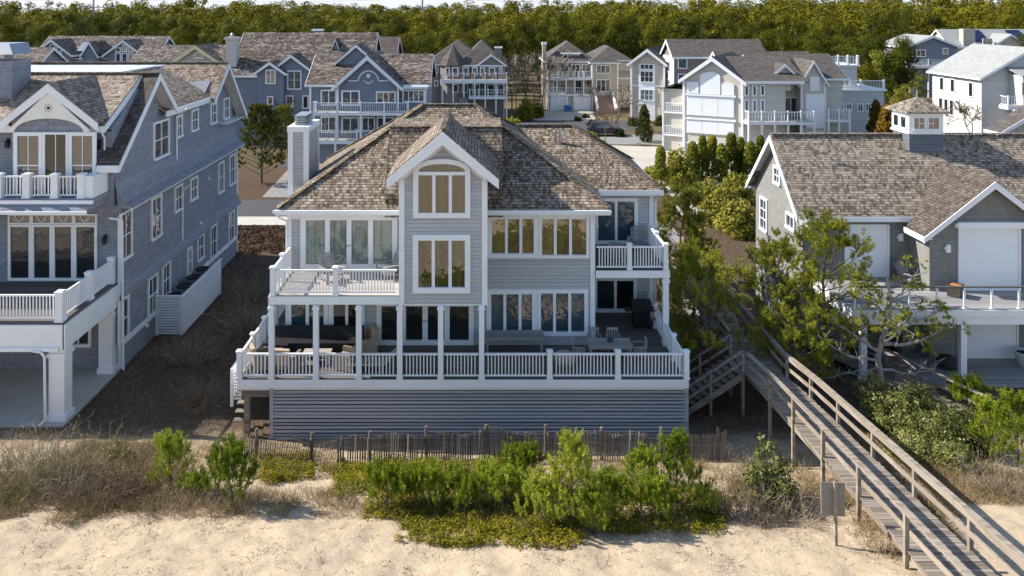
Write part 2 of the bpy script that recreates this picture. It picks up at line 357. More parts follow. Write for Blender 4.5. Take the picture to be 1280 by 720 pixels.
class House:
    def __init__(s, name, label, cat, loc, wall, roof, trim='trim', group=None):
        s.o = thing(name, label, cat, loc, group); s.wm, s.rm, s.tm = wall, roof, trim
        s.w, s.r, s.t = MB(), MB(), MB()
    def gable(s, x0, x1, y0, y1, z0, ze, zr, axis='x', ov=.35, rake=.22, walls=True, t=.12, ends=(1, 1), rw=None):
        """gable block; axis = ridge direction. ze = height of the wall plate"""
        if axis == 'x':
            ym = (y0+y1)/2; s_ = (zr-ze)/((y1-y0)/2)
            if walls: s.w.prism([(x0,y0,z0),(x0,y1,z0),(x0,y1,ze-.02),(x0,ym,zr-.02),(x0,y0,ze-.02)], (x1-x0,0,0))
            X0, X1, Y0, Y1, zl = x0-ov*ends[0], x1+ov*ends[1], y0-ov, y1+ov, ze-s_*ov
            e = .13
            s.r.shell([(X0,Y0,zl+e),(X1,Y0,zl+e),(X1,ym,zr+e),(X0,ym,zr+e),(X0,Y1,zl+e),(X1,Y1,zl+e)], [(0,1,2,3),(3,2,5,4)], t)
            for k, xx in ((0, X0), (1, X1)):
                if not ends[k]: continue
                sg = -1 if k == 0 else 1
                for yy in (Y0, Y1):
                    s.t.prism([(xx+sg*.003,yy,zl+e-.03),(xx+sg*.003,ym,zr+e-.03),(xx+sg*.003,ym,zr+e-.03-rake*1.25),(xx+sg*.003,yy,zl+e-.03-rake)], (sg*.05,0,0))
            for yy, sg in ((Y0, -1), (Y1, 1)): s.t.box(X0, X1, yy+sg*.003, yy+sg*.05, zl+e-.02-rake*.8, zl+e-.03)
            for yy, a, b in ((Y0, y0, Y0), (Y1, Y1, y1)): s.t.box(X0+.02, X1-.02, min(a, b), max(a, b), zl-.045, zl-.02)
        else:
            xm = (x0+x1)/2; s_ = (zr-ze)/((x1-x0)/2)
            if walls: s.w.prism([(x0,y0,z0),(x1,y0,z0),(x1,y0,ze-.02),(xm,y0,zr-.02),(x0,y0,ze-.02)], (0,y1-y0,0))
            Y0, Y1, X0, X1, zl = y0-ov*ends[0], y1+ov*ends[1], x0-ov, x1+ov, ze-s_*ov
            e = .13
            s.r.shell([(X0,Y0,zl+e),(xm,Y0,zr+e),(xm,Y1,zr+e),(X0,Y1,zl+e),(X1,Y0,zl+e),(X1,Y1,zl+e)], [(0,1,2,3),(1,4,5,2)], t)
            for k, yy in ((0, Y0), (1, Y1)):
                if not ends[k]: continue
                sg = -1 if k == 0 else 1
                for xx in (X0, X1):
                    s.t.prism([(xx,yy+sg*.003,zl+e-.03),(xm,yy+sg*.003,zr+e-.03),(xm,yy+sg*.003,zr+e-.03-rake*1.25),(xx,yy+sg*.003,zl+e-.03-rake)], (0,sg*.05,0))
            for xx, sg in ((X0, -1), (X1, 1)): s.t.box(xx+sg*.003, xx+sg*.05, Y0, Y1, zl+e-.02-rake*.8, zl+e-.03)
    def hip(s, x0, x1, y0, y1, z0, ze, slope, ov=.4, walls=True, fascia=.24):
        if walls: s.w.box(x0, x1, y0, y1, z0, ze - .02)
        X0, X1, Y0, Y1 = x0-ov, x1+ov, y0-ov, y1+ov; hw = min(X1-X0, Y1-Y0)/2; zr = ze + slope*hw; e = .02
        if X1-X0 >= Y1-Y0: a, b = (X0+hw, (Y0+Y1)/2, zr+e), (X1-hw, (Y0+Y1)/2, zr+e); fs = [(0,1,5,4),(1,2,5),(2,3,4,5),(3,0,4)]
        else: a, b = ((X0+X1)/2, Y0+hw, zr+e), ((X0+X1)/2, Y1-hw, zr+e); fs = [(0,1,4),(1,2,5,4),(2,3,5),(3,0,4,5)]
        s.r.shell([(X0,Y0,ze+e),(X1,Y0,ze+e),(X1,Y1,ze+e),(X0,Y1,ze+e),a,b], fs, .1)
        f = .05
        s.t.box(X0-f, X1+f, Y0-f, Y0-.003, ze-fascia, ze-.03); s.t.box(X0-f, X1+f, Y1+.003, Y1+f, ze-fascia, ze-.03)
        s.t.box(X0-f, X0-.003, Y0, Y1, ze-fascia, ze-.03); s.t.box(X1+.003, X1+f, Y0, Y1, ze-fascia, ze-.03)
        s.t.box(X0+.004, X1-.004, Y0+.004, Y1-.004, ze-.16, ze-.12)
        return a, b
    def box(s, *a): s.w.box(*a)
    def corner(s, x, y, z0, z1, w=.16): s.t.box(x-w/2, x+w/2, y-w/2, y+w/2, z0, z1)
    def finish(s):
        s.w.build('wall', s.wm, s.o); s.r.build('roof', s.rm, s.o); s.t.build('trim', s.tm, s.o)
        s.w, s.r, s.t = MB(), MB(), MB()
    def part(s, mb, name, mat, parent=None): return mb.build(name, mat, parent or s.o)
def balcony(H, x0, x1, y0, y1, z, sides='lfr', h=1.0, np_=4, thick=.28, floor='deck_tan', posts_to=None, sp=.16):
    """projecting deck with white fascia, railing runs and posts; y0 is the front edge"""
    d = MB(); d.box(x0, x1, y0, y1, z-.06, z); H.part(d, 'deck', floor)
    f = MB(); f.box(x0-.02, x1+.02, y0-.04, y0-.003, z-thick, z-.01); f.box(x0-.04, x0-.003, y0, y1, z-thick, z-.01); f.box(x1+.003, x1+.04, y0, y1, z-thick, z-.01); f.box(x0+.01, x1-.01, y0+.01, y1-.01, z-thick+.02, z-.07)
    H.part(f, 'fascia', 'trim')
    xs = [lerp(x0+.08, x1-.08, i/(np_-1)) for i in range(np_)]
    for i, x in enumerate(xs):
        if 'f' in sides or i in (0, np_-1): post(H.o, x, y0+.08, z, z+h+.05)
        if posts_to is not None: post(H.o, x, y0+.08, posts_to, z-thick, .2, False, name='column')
        if i and 'f' in sides: rail(H.o, (xs[i-1], y0+.08), (x, y0+.08), z, h, sp)
    if 'l' in sides: rail(H.o, (x0+.08, y0+.08), (x0+.08, y1), z, h, sp)
    if 'r' in sides: rail(H.o, (x1-.08, y0+.08), (x1-.08, y1), z, h, sp)
# ------------------------------------------------------------------ ground
_prof = [(-300,-1.2),(-60,-1.0),(-25,-.4),(-8,1.2),(4,2.9),(12,3.6),(16,3.6),(18,3.42),(20,3.02),(22,2.55),(24,1.98),(26,1.28),(28,.55),(29.6,.12),(31,.0),(40,0),(5000,0)]
def gz(x, y):
    for (a, za), (b, zb) in zip(_prof, _prof[1:]):
        if a <= y <= b: z = lerp(za, zb, sstep(0, 1, (y-a)/(b-a))*.35 + .65*(y-a)/(b-a)); break
    else: z = 0
    k = sstep(31, 27, y) if y > 20 else 1
    if k > 0 and y > 0: z += k * (.16 * mnoise.noise((x*.35, y*.35, 3)) + .07 * mnoise.noise((x*1.1, y*1.1, 7)) + .03 * mnoise.noise((x*2.7, y*2.7, 1)) - .11 * max(0, mnoise.noise((x*1.9, y*1.5, 4)) - .22))
    if y > 5: z -= .5 * sstep(12, 20, x) * sstep(31, 24, y) * sstep(8, 16, y)
    return z
def axis(parts):
    out = []
    for a, b, st in parts:
        n = max(1, round((b-a)/st)); out += [a + (b-a)*i/n for i in range(n)]
    return out + [parts[-1][1]]
def build_ground():
    xs = axis([(-3000,-300,300),(-300,-40,20),(-40,-17,1.2),(-17,17,.17),(17,40,1.2),(40,300,20),(300,3000,300)])
    ys = axis([(-300,-20,20),(-20,8,1.5),(8,16.4,.4),(16.4,30.5,.14),(30.5,60,1.2),(60,400,10),(400,5000,400)])
    V = np.array([(x, y, gz(x, y)) for y in ys for x in xs]); nx, ny = len(xs), len(ys)
    i = np.arange(nx-1)[None, :] + nx*np.arange(ny-1)[:, None]; i = i.ravel()
    F = np.stack([i, i+1, i+1+nx, i+nx], 1)
    t = NT('ground_mat'); P = t.pos(); sx = t.n('SeparateXYZ', i_0=P); x, y = sx.outputs[0], sx.outputs[1]
    nz = t.noise(P, .45, 6, .6); nf = t.noise(P, 3.2, 5, .65); ng = t.noise(P, 14, 3, .6)
    # clean sand on the dune face, litter and pine straw behind it
    yy = t.math('ADD', y, t.math('MULTIPLY', t.math('SUBTRACT', nz, .5), 5))
    yy = t.math('ADD', yy, t.math('MULTIPLY', t.math('SUBTRACT', nf, .5), 3.5))
    back = t.ramp(t.math('DIVIDE', t.math('SUBTRACT', yy, 28.9), 2.4), [(0, 0), (1, 1)])
    sand = t.ramp(t.math('ADD', t.math('MULTIPLY', nf, .6), t.math('MULTIPLY', ng, .4)), [(.3, (.36, .272, .18)), (.5, (.45, .35, .24)), (.75, (.50, .40, .285))])
    bits = t.n('TexVoronoi', i_Vector=P, i_Scale=5.5, feature='F1', i_Randomness=1.0)
    bf = t.math('MULTIPLY', t.math('LESS_THAN', bits.outputs['Distance'], t.math('MULTIPLY', t.math('SUBTRACT', nf, .38), .42)), .75)
    sand = t.mix(bf, sand, (.22, .15, .10))
    litter = t.ramp(t.math('ADD', t.math('MULTIPLY', nf, .5), t.math('MULTIPLY', ng, .5)), [(.3, (.045, .03, .02)), (.5, (.095, .065, .043)), (.72, (.18, .125, .085))])
    c = t.mix(back, sand, litter)
    far = t.ramp(t.math('DIVIDE', t.math('SUBTRACT', y, 75), 50), [(0, 0), (1, 1)])
    grass = t.ramp(t.math('ADD', t.math('MULTIPLY', nz, .5), t.math('MULTIPLY', nf, .5)), [(.3, (.11, .075, .05)), (.5, (.17, .13, .075)), (.7, (.11, .11, .035))])
    c = t.mix(far, c, grass)
    # foot prints and ripples
    vr = t.n('TexVoronoi', i_Vector=P, i_Scale=2.3, feature='SMOOTH_F1', i_Smoothness=.6, i_Randomness=1.0).outputs['Distance']
    h = t.math('ADD', t.math('MULTIPLY', vr, .6), t.math('ADD', t.math('MULTIPLY', nf, .8), t.math('MULTIPLY', ng, .25)))
    t.bsdf(c, .95, .05, t.bump(h, .5, .10))
    setprops(link('ground', mesh_np('ground', V, F, 'ground_mat', smooth=True)), kind='structure')
build_ground()
def sheet(name, polys, z, mat, kind='structure', t=None):
    mb = MB()
    for p in polys: mb.prism([(x, y, z-.003 if t is None else z-t) for x, y in p], (0, 0, .003 if t is None else t))
    return setprops(mb.build(name, mat), kind=kind)
# the street behind the ocean-front lots, curving away into the close
sheet('road', [[(-90,62.9),(-6,62.9),(0,63.5),(5,66),(9,71),(10.5,78),(10.5,104),(22,109),(22,118),(-12,118),(-12,111),(2,109),(4,103),(4,80),(2,73),(-3,69.2),(-8,68.8),(-90,68.8)]], .012, 'asphalt')
sheet('kerb', [[(-90,60.4),(-6,60.4),(-6,62.85),(-90,62.85)], [(-90,68.9),(-22,68.9),(-22,69.6),(-90,69.6)]], .10, 'kerb', t=.12)
sheet('driveway', [[(-19,69.7),(-10,69.7),(-10,86),(-19.8,86)]], .016, 'gravel')
sheet('driveway', [[(10.55,76),(26,74),(29,84),(27,94),(13,97),(10.55,92)]], .020, 'drive')
sheet('driveway', [[(10.56,97.5),(31,96),(33,106),(12,103.5)]], .016, 'gravel')
sheet('driveway', [[(6.5,118.05),(17,118.05),(18.4,130),(10.9,130)]], .020, 'drive')
sheet('driveway', [[(16,63.5),(19.3,63.5),(20.5,74),(17,74)]], .024, 'drive')
sheet('path', [[(10.9,40),(13.4,40),(14.6,62),(12.8,62)]], .016, 'gravel')
sheet('sidewalk', [[(-21,83),(2,83),(2,88),(-21,88)]], .014, 'asphalt')
# ------------------------------------------------------------------ main house
H = House('beach_house', 'grey clapboard beach house with shake hip roof, gabled centre tower and wraparound white deck', 'house', (0, 38, 0), 'siding_grey', 'roof_cedar')
M = H.o; DZ = 2.36; UZ = 5.51; WY = 33.4; TY = 30.3; PY = 37.0
# walls
H.box(-8, 4.76, WY, 43.6, .2, 8.08); H.box(4.75, 8.0, PY, 43.55, .2, 8.06)
H.w.prism([(-3.03,TY,5.21),(.24,TY,5.21),(.24,TY,10.2),(-1.395,TY,11.6),(-3.03,TY,10.2)], (0, 4.3, 0))
# main hip roof, right wing, raised saddle behind the tower, tower gable
def hipcap(mb, a, b, w=.26):
    mb = MB()
    a, b = Vector(a), Vector(b); d = b - a; L = d.length; n = int(L/.2); d /= n
    for i in range(n):
        p = a + d*i; mb.bar(p + Vector((0,0,.05)), p + d*1.15 + Vector((0,0,.035)), w, .05)
    H.part(mb, 'ridge_cap', 'roof_cedar')
caps = MB()
e = .02
a, b = H.hip(-7.96, 4.93, 33.3, 43.7, 0, 8.15, .643, .4, False)
for c_, r_ in (((-8.36,32.9,8.17), a), ((5.33,32.9,8.17), b), ((-8.36,44.1,8.17), a), ((5.33,44.1,8.17), b), (a, b)): hipcap(caps, c_, r_)
w0 = MB()
zr = 8.12 + .65*3.7
H.r.shell([(1,36.6,8.12),(8.36,36.6,8.12),(8.36,44.0,8.12),(1,44.0,8.12),(1,40.3,zr),(4.66,40.3,zr)], [(0,1,5,4),(1,2,5),(2,3,4,5)], .1)
hipcap(caps, (8.36,36.6,8.12), (4.66,40.3,zr)); hipcap(caps, (8.36,44,8.12), (4.66,40.3,zr)); hipcap(caps, (1.8,40.3,zr), (4.66,40.3,zr))
H.t.box(5.39, 8.40, 36.55, 36.597, 7.86, 8.09); H.t.box(8.363, 8.41, 36.6, 44, 7.86, 8.09); H.t.box(5.4, 8.35, 36.61, 37.0, 7.93, 7.97)
H.r.shell([(-3.95,33.15,8.75),(.95,33.15,8.75),(.95,34.95,11.22),(-3.95,34.95,11.22),(-3.95,37.8,11.26),(.95,37.8,11.26)], [(0,1,2,3),(3,2,5,4)], 1.0)
hipcap(caps, (-3.95,34.95,11.2), (.95,34.95,11.2), .2)
H.r.shell([(-3.48,29.88,10.08),(-1.395,29.88,11.86),(-1.395,34.75,11.86),(-3.48,35.2,10.08),(.69,29.88,10.08),(.69,35.2,10.08)], [(0,1,2,3),(1,4,5,2)], .1)
hipcap(caps, (-1.395,29.9,11.86), (-1.395,34.7,11.86), .22)
caps.lathe([(.34,0),(.22,.22),(.05,.36)], (-1.395,34.85,11.5), 8)
H.part(caps, 'ridge_finial', 'roof_cedar')
tr = H.t                      # white barge boards of the tower
for sg in (-1, 1):
    x1 = -1.395 + sg*2.1; tr.prism([(-1.395,29.84,11.80),(x1,29.84,10.02),(x1,29.84,9.66),(-1.395,29.84,11.30)], (0, .038, 0))
    tr.prism([(-1.395,30.242,11.34),(-1.395+sg*1.63,30.242,9.96),(-1.395+sg*1.63,30.242,9.82),(-1.395,30.242,11.13)], (0, .055, 0))
tr.box(-3.07,-2.86,TY-.04,TY+.12,5.17,9.9); tr.box(.07,.28,TY-.04,TY+.12,5.17,9.9)
tr.box(-8.04,-7.86,WY-.045,WY+.1,DZ+.02,7.9); tr.box(4.60,4.80,WY-.045,WY+.1,DZ+.02,7.9); tr.box(7.82,8.04,PY-.045,PY+.1,.3,7.88)
tr.box(-7.85,4.59,WY-.035,WY-.003,7.62,7.9); tr.box(-3.0,.2,TY+.02,TY+3.0,5.15,5.2)
H.finish()
# gutters and downspout
g = MB(); g.box(-8.5,-3.1,32.77,32.848,8.0,8.12); g.box(.3,5.4,32.77,32.848,8.0,8.12); g.path([(-8.3,32.82,8.0),(-8.3,32.95,7.8),(-8.06,33.33,7.55),(-8.06,33.33,DZ)],.045,.045,6)
g.path([(8.15,36.5,7.9),(8.15,36.8,7.7),(8.1,36.93,7.5),(8.1,36.93,DZ)],.045,.045,6); H.part(g, 'gutter', 'trim')
v = MB(); v.tube((3.9,39.2,9.8),(3.9,39.2,10.45),.07,.07,8); H.part(v, 'vent_pipe', 'steel')
# chimney
ch = MB(); ch.box(-8.78,-8.02,37.0,39.4,.1,10.7); co = H.part(ch, 'chimney', 'siding_grey')
c2 = MB()
for x in (-8.78,-8.02):
    for y in (37.0,39.4): c2.box(x-.1 if x < -8.5 else x-.14, x+.14 if x < -8.5 else x+.1, y-.04 if y < 38 else y-.14, y+.14 if y < 38 else y+.04, .1, 10.69)
c2.box(-8.9,-7.9,36.9,39.5,10.7,10.95); c2.build('chimney_trim', 'trim', co)
c3 = MB()
for k in range(4): c3.box(-8.68,-8.12,37.4,38.9,10.98+k*.12,11.05+k*.12)
c3.box(-8.5,-8.3,37.5,38.8,10.95,11.4); c3.build('chimney_cap', 'galv', co)
# openings
pxwin(M, TY, 516, 293, 588, 365.5, nx=3, t=.21, m=.12, glass='glass_tan', gaps=[hx(541.7,TY), hx(562.7,TY)])
def arched_window():
    fr = MB(); Y = TY; x0, x1 = hx(516.5,Y), hx(588,Y); xc = (x0+x1)/2; z0, zs = hz(272,Y), hz(216.5,Y)
    for a_, b_ in ((x0, x0+.2), (x1-.2, x1)): fr.box(a_, b_, Y-.09, Y, z0, zs+.1)
    fr.box(x0+.2, x1-.2, Y-.085, Y, z0, z0+.2); fr.box(x0+.2, x1-.2, Y-.085, Y, zs-.06, zs+.07)
    for px in (542.5, 563): fr.box(hx(px,Y)-.06, hx(px,Y)+.06, Y-.08, Y, z0+.2, zs-.06)
    hw = (x1-x0)/2; rise = .46; n = 16; zb = zs+.1
    def arc(w, r, zz): return [(xc-w*math.cos(math.pi*i/n), Y-.12, zz+r*math.sin(math.pi*i/n)**.9) for i in range(n+1)]
    o_, i_ = arc(hw, rise, zb), arc(hw-.2, rise-.16, zb-.03)
    for k in range(n): fr.prism([o_[k], o_[k+1], i_[k+1], i_[k]], (0, .12, 0))
    o = fr.build('window', 'trim', M); p = MB(); p.box(x0+.2, x1-.2, Y-.02, Y, z0+.2, zs-.06)
    g_ = [(q[0], Y-.02, q[2]-.002) for q in i_]; g_[0] = (g_[0][0], Y-.02, zs+.07); g_[-1] = (g_[-1][0], Y-.02, zs+.07)
    p.prism(g_, (0, .02, 0)); p.build('pane', 'glass_tan', o)
arched_window()
for x0, x1, gp in ((609, 673, (633, 651)), (670.5, 741, (693.7, 713))):
    pass
pxwin(M, WY, 609, 265, 673, 322, nx=3, t=.2, m=.12, glass='glass_sand_reflect', gaps=[hx(633,WY), hx(651,WY)])
pxwin(M, WY, 673.3, 265, 736.5, 322, nx=3, t=.13, m=.12, glass='glass_sand_reflect', gaps=[hx(694,WY), hx(713,WY)])
pxwin(M, WY, 608, 361, 671, 419, nx=3, t=.2, m=.12, glass='glass_blue', gaps=[hx(631,WY), hx(650,WY)])
pxwin(M, WY, 671.3, 361, 735, 419, nx=3, t=.16, m=.12, glass='glass_blue', gaps=[hx(693,WY), hx(712,WY)])
dz0 = UZ + .02
def doorset(Y, x0, x1, ztop, zbot, n, glass, t=.18, m=.14, knob=True, gaps=None):
    o = win(M, ('f', Y), hx(x0,Y), hx(x1,Y), zbot, ztop, nx=n, t=t, m=m, glass=glass, name='door', sill=False, gaps=gaps)
    if knob:
        k = MB(); xc = hx((x0+x1)/2, Y)
        for s_ in (-.05, .05): k.tube((xc+s_, Y-.07, zbot+1.0), (xc+s_, Y-.12, zbot+1.0), .03, .03, 8)
        k.build('handle', 'steel', o)
    return o
doorset(WY, 376, 497, hz(268,WY), dz0, 4, 'glass_curtain', .22, .20)
doorset(WY, 471, 592, hz(379,WY)+.1, DZ+.02, 4, 'glass_dim', .2, .22)
doorset(PY, 743, 797, hz(247,PY), UZ+.02, 2, 'glass_blue', .16, .12, False)
doorset(PY, 742, 796, hz(346,PY), DZ+.02, 2, 'glass_dim', .16, .12, False)
pxwin(M, WY, 358, 371, 411, 413, nx=2, t=.2, m=.14, glass='glass_blue')
pxwin(M, WY, 411.3, 371, 456, 413, nx=2, t=.2, m=.12, glass='glass_dim')
def lantern(x, y, z, parent, mat='trim', nm='wall_lamp'):
    mb = MB(); mb.box(x-.07, x+.07, y-.03, y, z-.1, z+.12); mb.box(x-.03, x+.03, y-.16, y-.03, z+.02, z+.05); mb.lathe([(.05,-.14),(.11,-.08),(.10,.08),(.05,.14),(.015,.2)], (x, y-.18, z), 8)
    return mb.build(nm, mat, parent)
lantern(hx(493,WY)+.42, WY, hz(306,WY), M); lantern(hx(745,PY)-.02, PY-.02, hz(281,PY), M)
# lower deck
d = MB(); d.box(-9.16, 7.86, TY, WY, DZ-.06, DZ); d.box(-9.16,-8.02,WY,39.5,DZ-.06,DZ); d.box(4.8,7.86,WY,PY,DZ-.06,DZ); H.part(d, 'deck', 'deck_brown')
f = MB(); f.box(-9.2,7.9,TY-.04,TY-.004,2.03,2.35); f.box(7.864,7.9,TY,PY,2.03,2.35); f.box(-9.2,-9.164,TY,39.5,2.03,2.35); f.box(-9.1,7.8,TY+.1,39.3,1.9,2.28); H.part(f, 'fascia', 'trim')
bm = MB(); bm.box(-9.1,-8.0,30.5,30.7,1.6,2.0); bm.box(-9.0,-8.8,30.5,30.7,0,1.6); H.part(bm, 'beam', 'weathered')
pxs = [300,340,395.5,449,500,551,602,687,772,857.5]; px_ = [hx(p, TY+.1) for p in pxs]
for i, x in enumerate(px_):
    tall = 1 <= i <= 6
    if tall:
        c_ = MB(); c_.box(x-.1,x+.1,TY-.05,TY+.15,DZ-.01,5.17); c_.box(x-.12,x+.12,TY-.07,TY+.17,DZ,DZ+.1); c_.box(x-.13,x+.13,TY-.08,TY+.18,5.0,5.1); H.part(c_, 'column', 'trim')
    else: post(M, x, TY+.06, DZ, DZ+1.03, .19)
    if i: rail(M, (px_[i-1], TY+.06), (x, TY+.06), DZ, .96, .125, inset=.12)
ys = [TY+.06, 31.9, 33.5, 35.2, 37.0]
for i in range(1, 5):
    if i < 4: post(M, 7.72, ys[i], DZ, DZ+1.03, .17)
    rail(M, (7.72, ys[i-1]), (7.72, ys[i]), DZ, .96, .125)
ys = [TY+.06, 32.0, 33.7, 35.6, 37.5, 39.4]
for i in range(1, 6): post(M, -9.08, ys[i], DZ, DZ+1.03, .17); rail(M, (-9.08, ys[i-1]), (-9.08, ys[i]), DZ, .96, .125)
# skirt of horizontal slats, each board a little out of true
sk = MB(); z = .03; k = 0
while z < 1.98:
    hgt = rnd.uniform(.085, .1); x = -7.93
    for xe in sorted([rnd.uniform(-6,6), rnd.uniform(-5,7)] + [7.84]):
        if xe - x < .4 and xe < 7.8: continue
        j = rnd.uniform(-.008, .008); sk.bar((x, 30.42+rnd.uniform(-.006,.006), z+hgt/2+j), (xe-.006, 30.42, z+hgt/2-j*.6), .022, hgt); x = xe
    z += hgt + rnd.uniform(.03, .048)
o = H.part(sk, 'skirt', 'lattice_grey')
s2 = MB(); s2.box(-7.99,-7.85,30.38,30.46,0,2.02); s2.box(7.78,7.92,30.38,30.46,0,2.02); s2.box(-7.85,7.78,30.44,30.46,1.98,2.02)
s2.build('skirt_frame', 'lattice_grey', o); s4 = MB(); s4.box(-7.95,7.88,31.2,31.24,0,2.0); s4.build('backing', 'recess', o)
s3 = MB()
z = .05
while z < 1.95: s3.box(7.86,7.885,30.5,36.9,z,z+.1); s3.box(-7.99,-7.965,30.5,36.9,z,z+.1); z += .14
H.part(s3, 'skirt', 'lattice_grey')
# left stair landing with louvred side
st = MB()
for k in range(9): st.box(-9.62,-9.24,31.0,31.03,1.25+.12*k,1.32+.12*k); st.box(-9.63,-9.6,31.0,33.5,1.25+.12*k,1.32+.12*k)
st.box(-9.66,-9.56,30.94,31.06,1.0,2.45); st.bar((-9.61,31.0,2.48),(-9.3,31.0,2.9),.1,.06); st.bar((-9.61,31,2.4),(-9.61,33.6,2.4),.1,.06)
H.part(st, 'stair_screen', 'trim')
sb = MB()
for k in range(9): sb.box(-9.6,-9.25,33.4-.26*k-.28,33.4-.26*k,2.1-.22*k,2.15-.22*k)
H.part(sb, 'stair', 'weathered')
# upper left balcony
d = MB(); d.box(-7.98,-3.06,TY,WY,UZ-.06,UZ); H.part(d, 'deck', 'deck_tan')
f = MB(); f.box(-8.0,-3.08,TY-.04,TY-.004,5.2,UZ-.01); f.box(-8.02,-7.984,TY-.04,WY,5.2,UZ-.01); f.box(-7.96,-3.1,TY+.02,WY-.02,5.24,UZ-.07); H.part(f, 'fascia', 'trim')
px2 = [-7.86, hx(419,TY), -3.1]
post(M, px2[0], TY+.08, UZ, UZ+1.05, .19); post(M, px2[1], TY+.08, UZ, UZ+1.05, .19)
rail(M, (px2[0],TY+.08), (px2[1],TY+.08), UZ, .98, .115, inset=.12); rail(M, (px2[1],TY+.08), (px2[2],TY+.08), UZ, .98, .115, inset=.06)
post(M, -7.9, 32.0, UZ, UZ+1.05, .17); rail(M, (-7.9,TY+.08), (-7.9,32.0), UZ, .98, .125); rail(M, (-7.9,32.0), (-7.9,33.4), UZ, .98, .125)
# upper right balcony
d = MB(); d.box(4.82,7.86,WY-.1,PY,UZ-.06,UZ); H.part(d, 'deck', 'deck_brown')
f = MB(); f.box(4.82,7.9,WY-.14,WY-.104,5.2,UZ-.01); f.box(7.864,7.9,WY-.1,PY,5.2,UZ-.01); f.box(4.84,7.84,WY-.08,PY-.02,5.24,UZ-.07); H.part(f, 'fascia', 'trim')
x1, x2 = hx(786.5,WY), 7.74
post(M, x1, WY-.02, UZ, UZ+1.05, .19); post(M, x2, WY-.02, UZ, UZ+1.05, .19)
rail(M, (4.8,WY-.02), (x1,WY-.02), UZ, .98, .115, inset=.06); rail(M, (x1,WY-.02), (x2,WY-.02), UZ, .98, .115, inset=.12)
post(M, 7.76, 35.2, UZ, UZ+1.05, .17); rail(M, (7.76,WY), (7.76,35.2), UZ, .98, .125); rail(M, (7.76,35.2), (7.76,PY), UZ, .98, .125)
c_ = MB(); c_.box(7.62,7.86,WY-.12,WY+.12,DZ,5.18); c_.box(7.58,7.9,WY-.16,WY+.16,5.0,5.1); H.part(c_, 'column', 'trim')

# ------------------------------------------------------------------ deck furniture
def adirondack(label, x, y, z, rz, group='Adirondack chairs'):
    t = thing('garden_chair', label, 'chair', (x, y, z), group, False, rz)
    m = MB()                                     # faces local -Y
    for i in range(6): m.bar((-.28, -.28+.09*i, .36-.02*i), (.28, -.28+.09*i, .36-.02*i), .08, .025)
    m.build('seat', 'teak_grey', t)
    m = MB()
    for i in range(7):
        a = (i-3)/3; m.bar((a*.22, .22, .22), (a*.31, .62, 1.0-.12*a*a), .075, .02)
    m.bar((-.26,.27,.36),(.26,.27,.36),.03,.07); m.bar((-.3,.5,.75),(.3,.5,.75),.03,.07); m.build('backrest', 'teak_grey', t)
    for s in (-1, 1):
        m = MB(); m.bar((s*.37,-.36,.57),(s*.37,.42,.55),.13,.025); m.build('arm', 'teak_grey', t)
        m = MB(); m.bar((s*.33,-.30,0),(s*.33,-.30,.56),.09,.03); m.build('leg', 'teak_grey', t)
        m = MB(); m.bar((s*.30,-.33,.34),(s*.30,.62,.03),.03,.12); m.bar((s*.34,.36,.2),(s*.34,.38,.55),.05,.03); m.build('leg', 'teak_grey', t)
    return t
adirondack('grey slatted chair on the upper left balcony beside its left railing', -5.9, 31.95, UZ, R(35))
adirondack('grey slatted chair against the tower wall on the upper left balcony', -3.75, 32.35, UZ, R(-55))
adirondack('grey slatted chair against the corner of the upper right balcony', 7.05, 35.9, UZ, R(-15))
adirondack('grey slatted chair close to the railing of the upper right balcony', 5.95, 34.55, UZ, R(160))
def table(name, label, x, y, z, w, dd, h, mat, group=None, rz=0, low=False):
    t = thing(name, label, 'table', (x, y, z), group, False, rz)
    m = MB()
    for i in range(int(dd/.1)): m.box(-w/2, w/2, -dd/2+.1*i+.004, -dd/2+.1*i+.097, h-.04, h)
    m.box(-w/2+.05, w/2-.05, -dd/2+.05, dd/2-.05, h-.11, h-.045); m.build('tabletop', mat, t)
    for sx in (-1, 1):
        for sy in (-1, 1): m = MB(); m.box(sx*(w/2-.1)-.04, sx*(w/2-.1)+.04, sy*(dd/2-.1)-.04, sy*(dd/2-.1)+.04, 0, h-.11); m.build('leg', mat, t)
    return t
table('dining_table', 'grey wooden dining table at the right end of the lower deck', hx(762,31.8), 31.9, DZ, 1.75, .95, .74, 'teak_grey')
pot = MB(); pot.lathe([(.09,0),(.11,.02),(.12,.14),(.1,.15)], (hx(763,31.9), 31.95, DZ+.74), 12); setprops(pot.build('bowl', 'terracotta'), 'small dark bowl on the grey dining table', 'bowl')
table('long_table', 'long weathered wooden table under the lower row of windows', hx(643,32.7), 32.75, DZ, 2.4, .8, .72, 'teak_grey')
def chair(label, x, y, rz, mat='teak_grey', group='chairs around the dining table'):
    t = thing('dining_chair', label, 'chair', (x, y, DZ), group, False, rz)
    m = MB(); m.box(-.25,.25,-.25,.25,.42,.46); m.build('seat', mat, t)
    m = MB(); m.bar((-.23,.27,.85),(.23,.27,.85),.03,.12)
    for i in range(5): m.bar((-.2+.1*i,.24,.46),(-.2+.1*i,.27,.82),.04,.02)
    m.build('backrest', mat, t)
    for s in (-1, 1):
        m = MB(); m.bar((s*.27,-.22,.65),(s*.27,.24,.65),.05,.03); m.bar((s*.27,-.2,.46),(s*.27,-.2,.64),.03,.03); m.build('arm', mat, t)
        for yy in (-.22, .22): m = MB(); m.bar((s*.22,yy,0),(s*.22,yy,.43),.045,.045); m.build('leg', mat, t)
    return t
tx, ty = hx(762,31.8), 31.9
chair('grey armchair on the house side of the dining table, its left one', tx-.48, ty+.8, 0); chair('grey armchair on the house side of the dining table, its right one', tx+.3, ty+.8, 0)
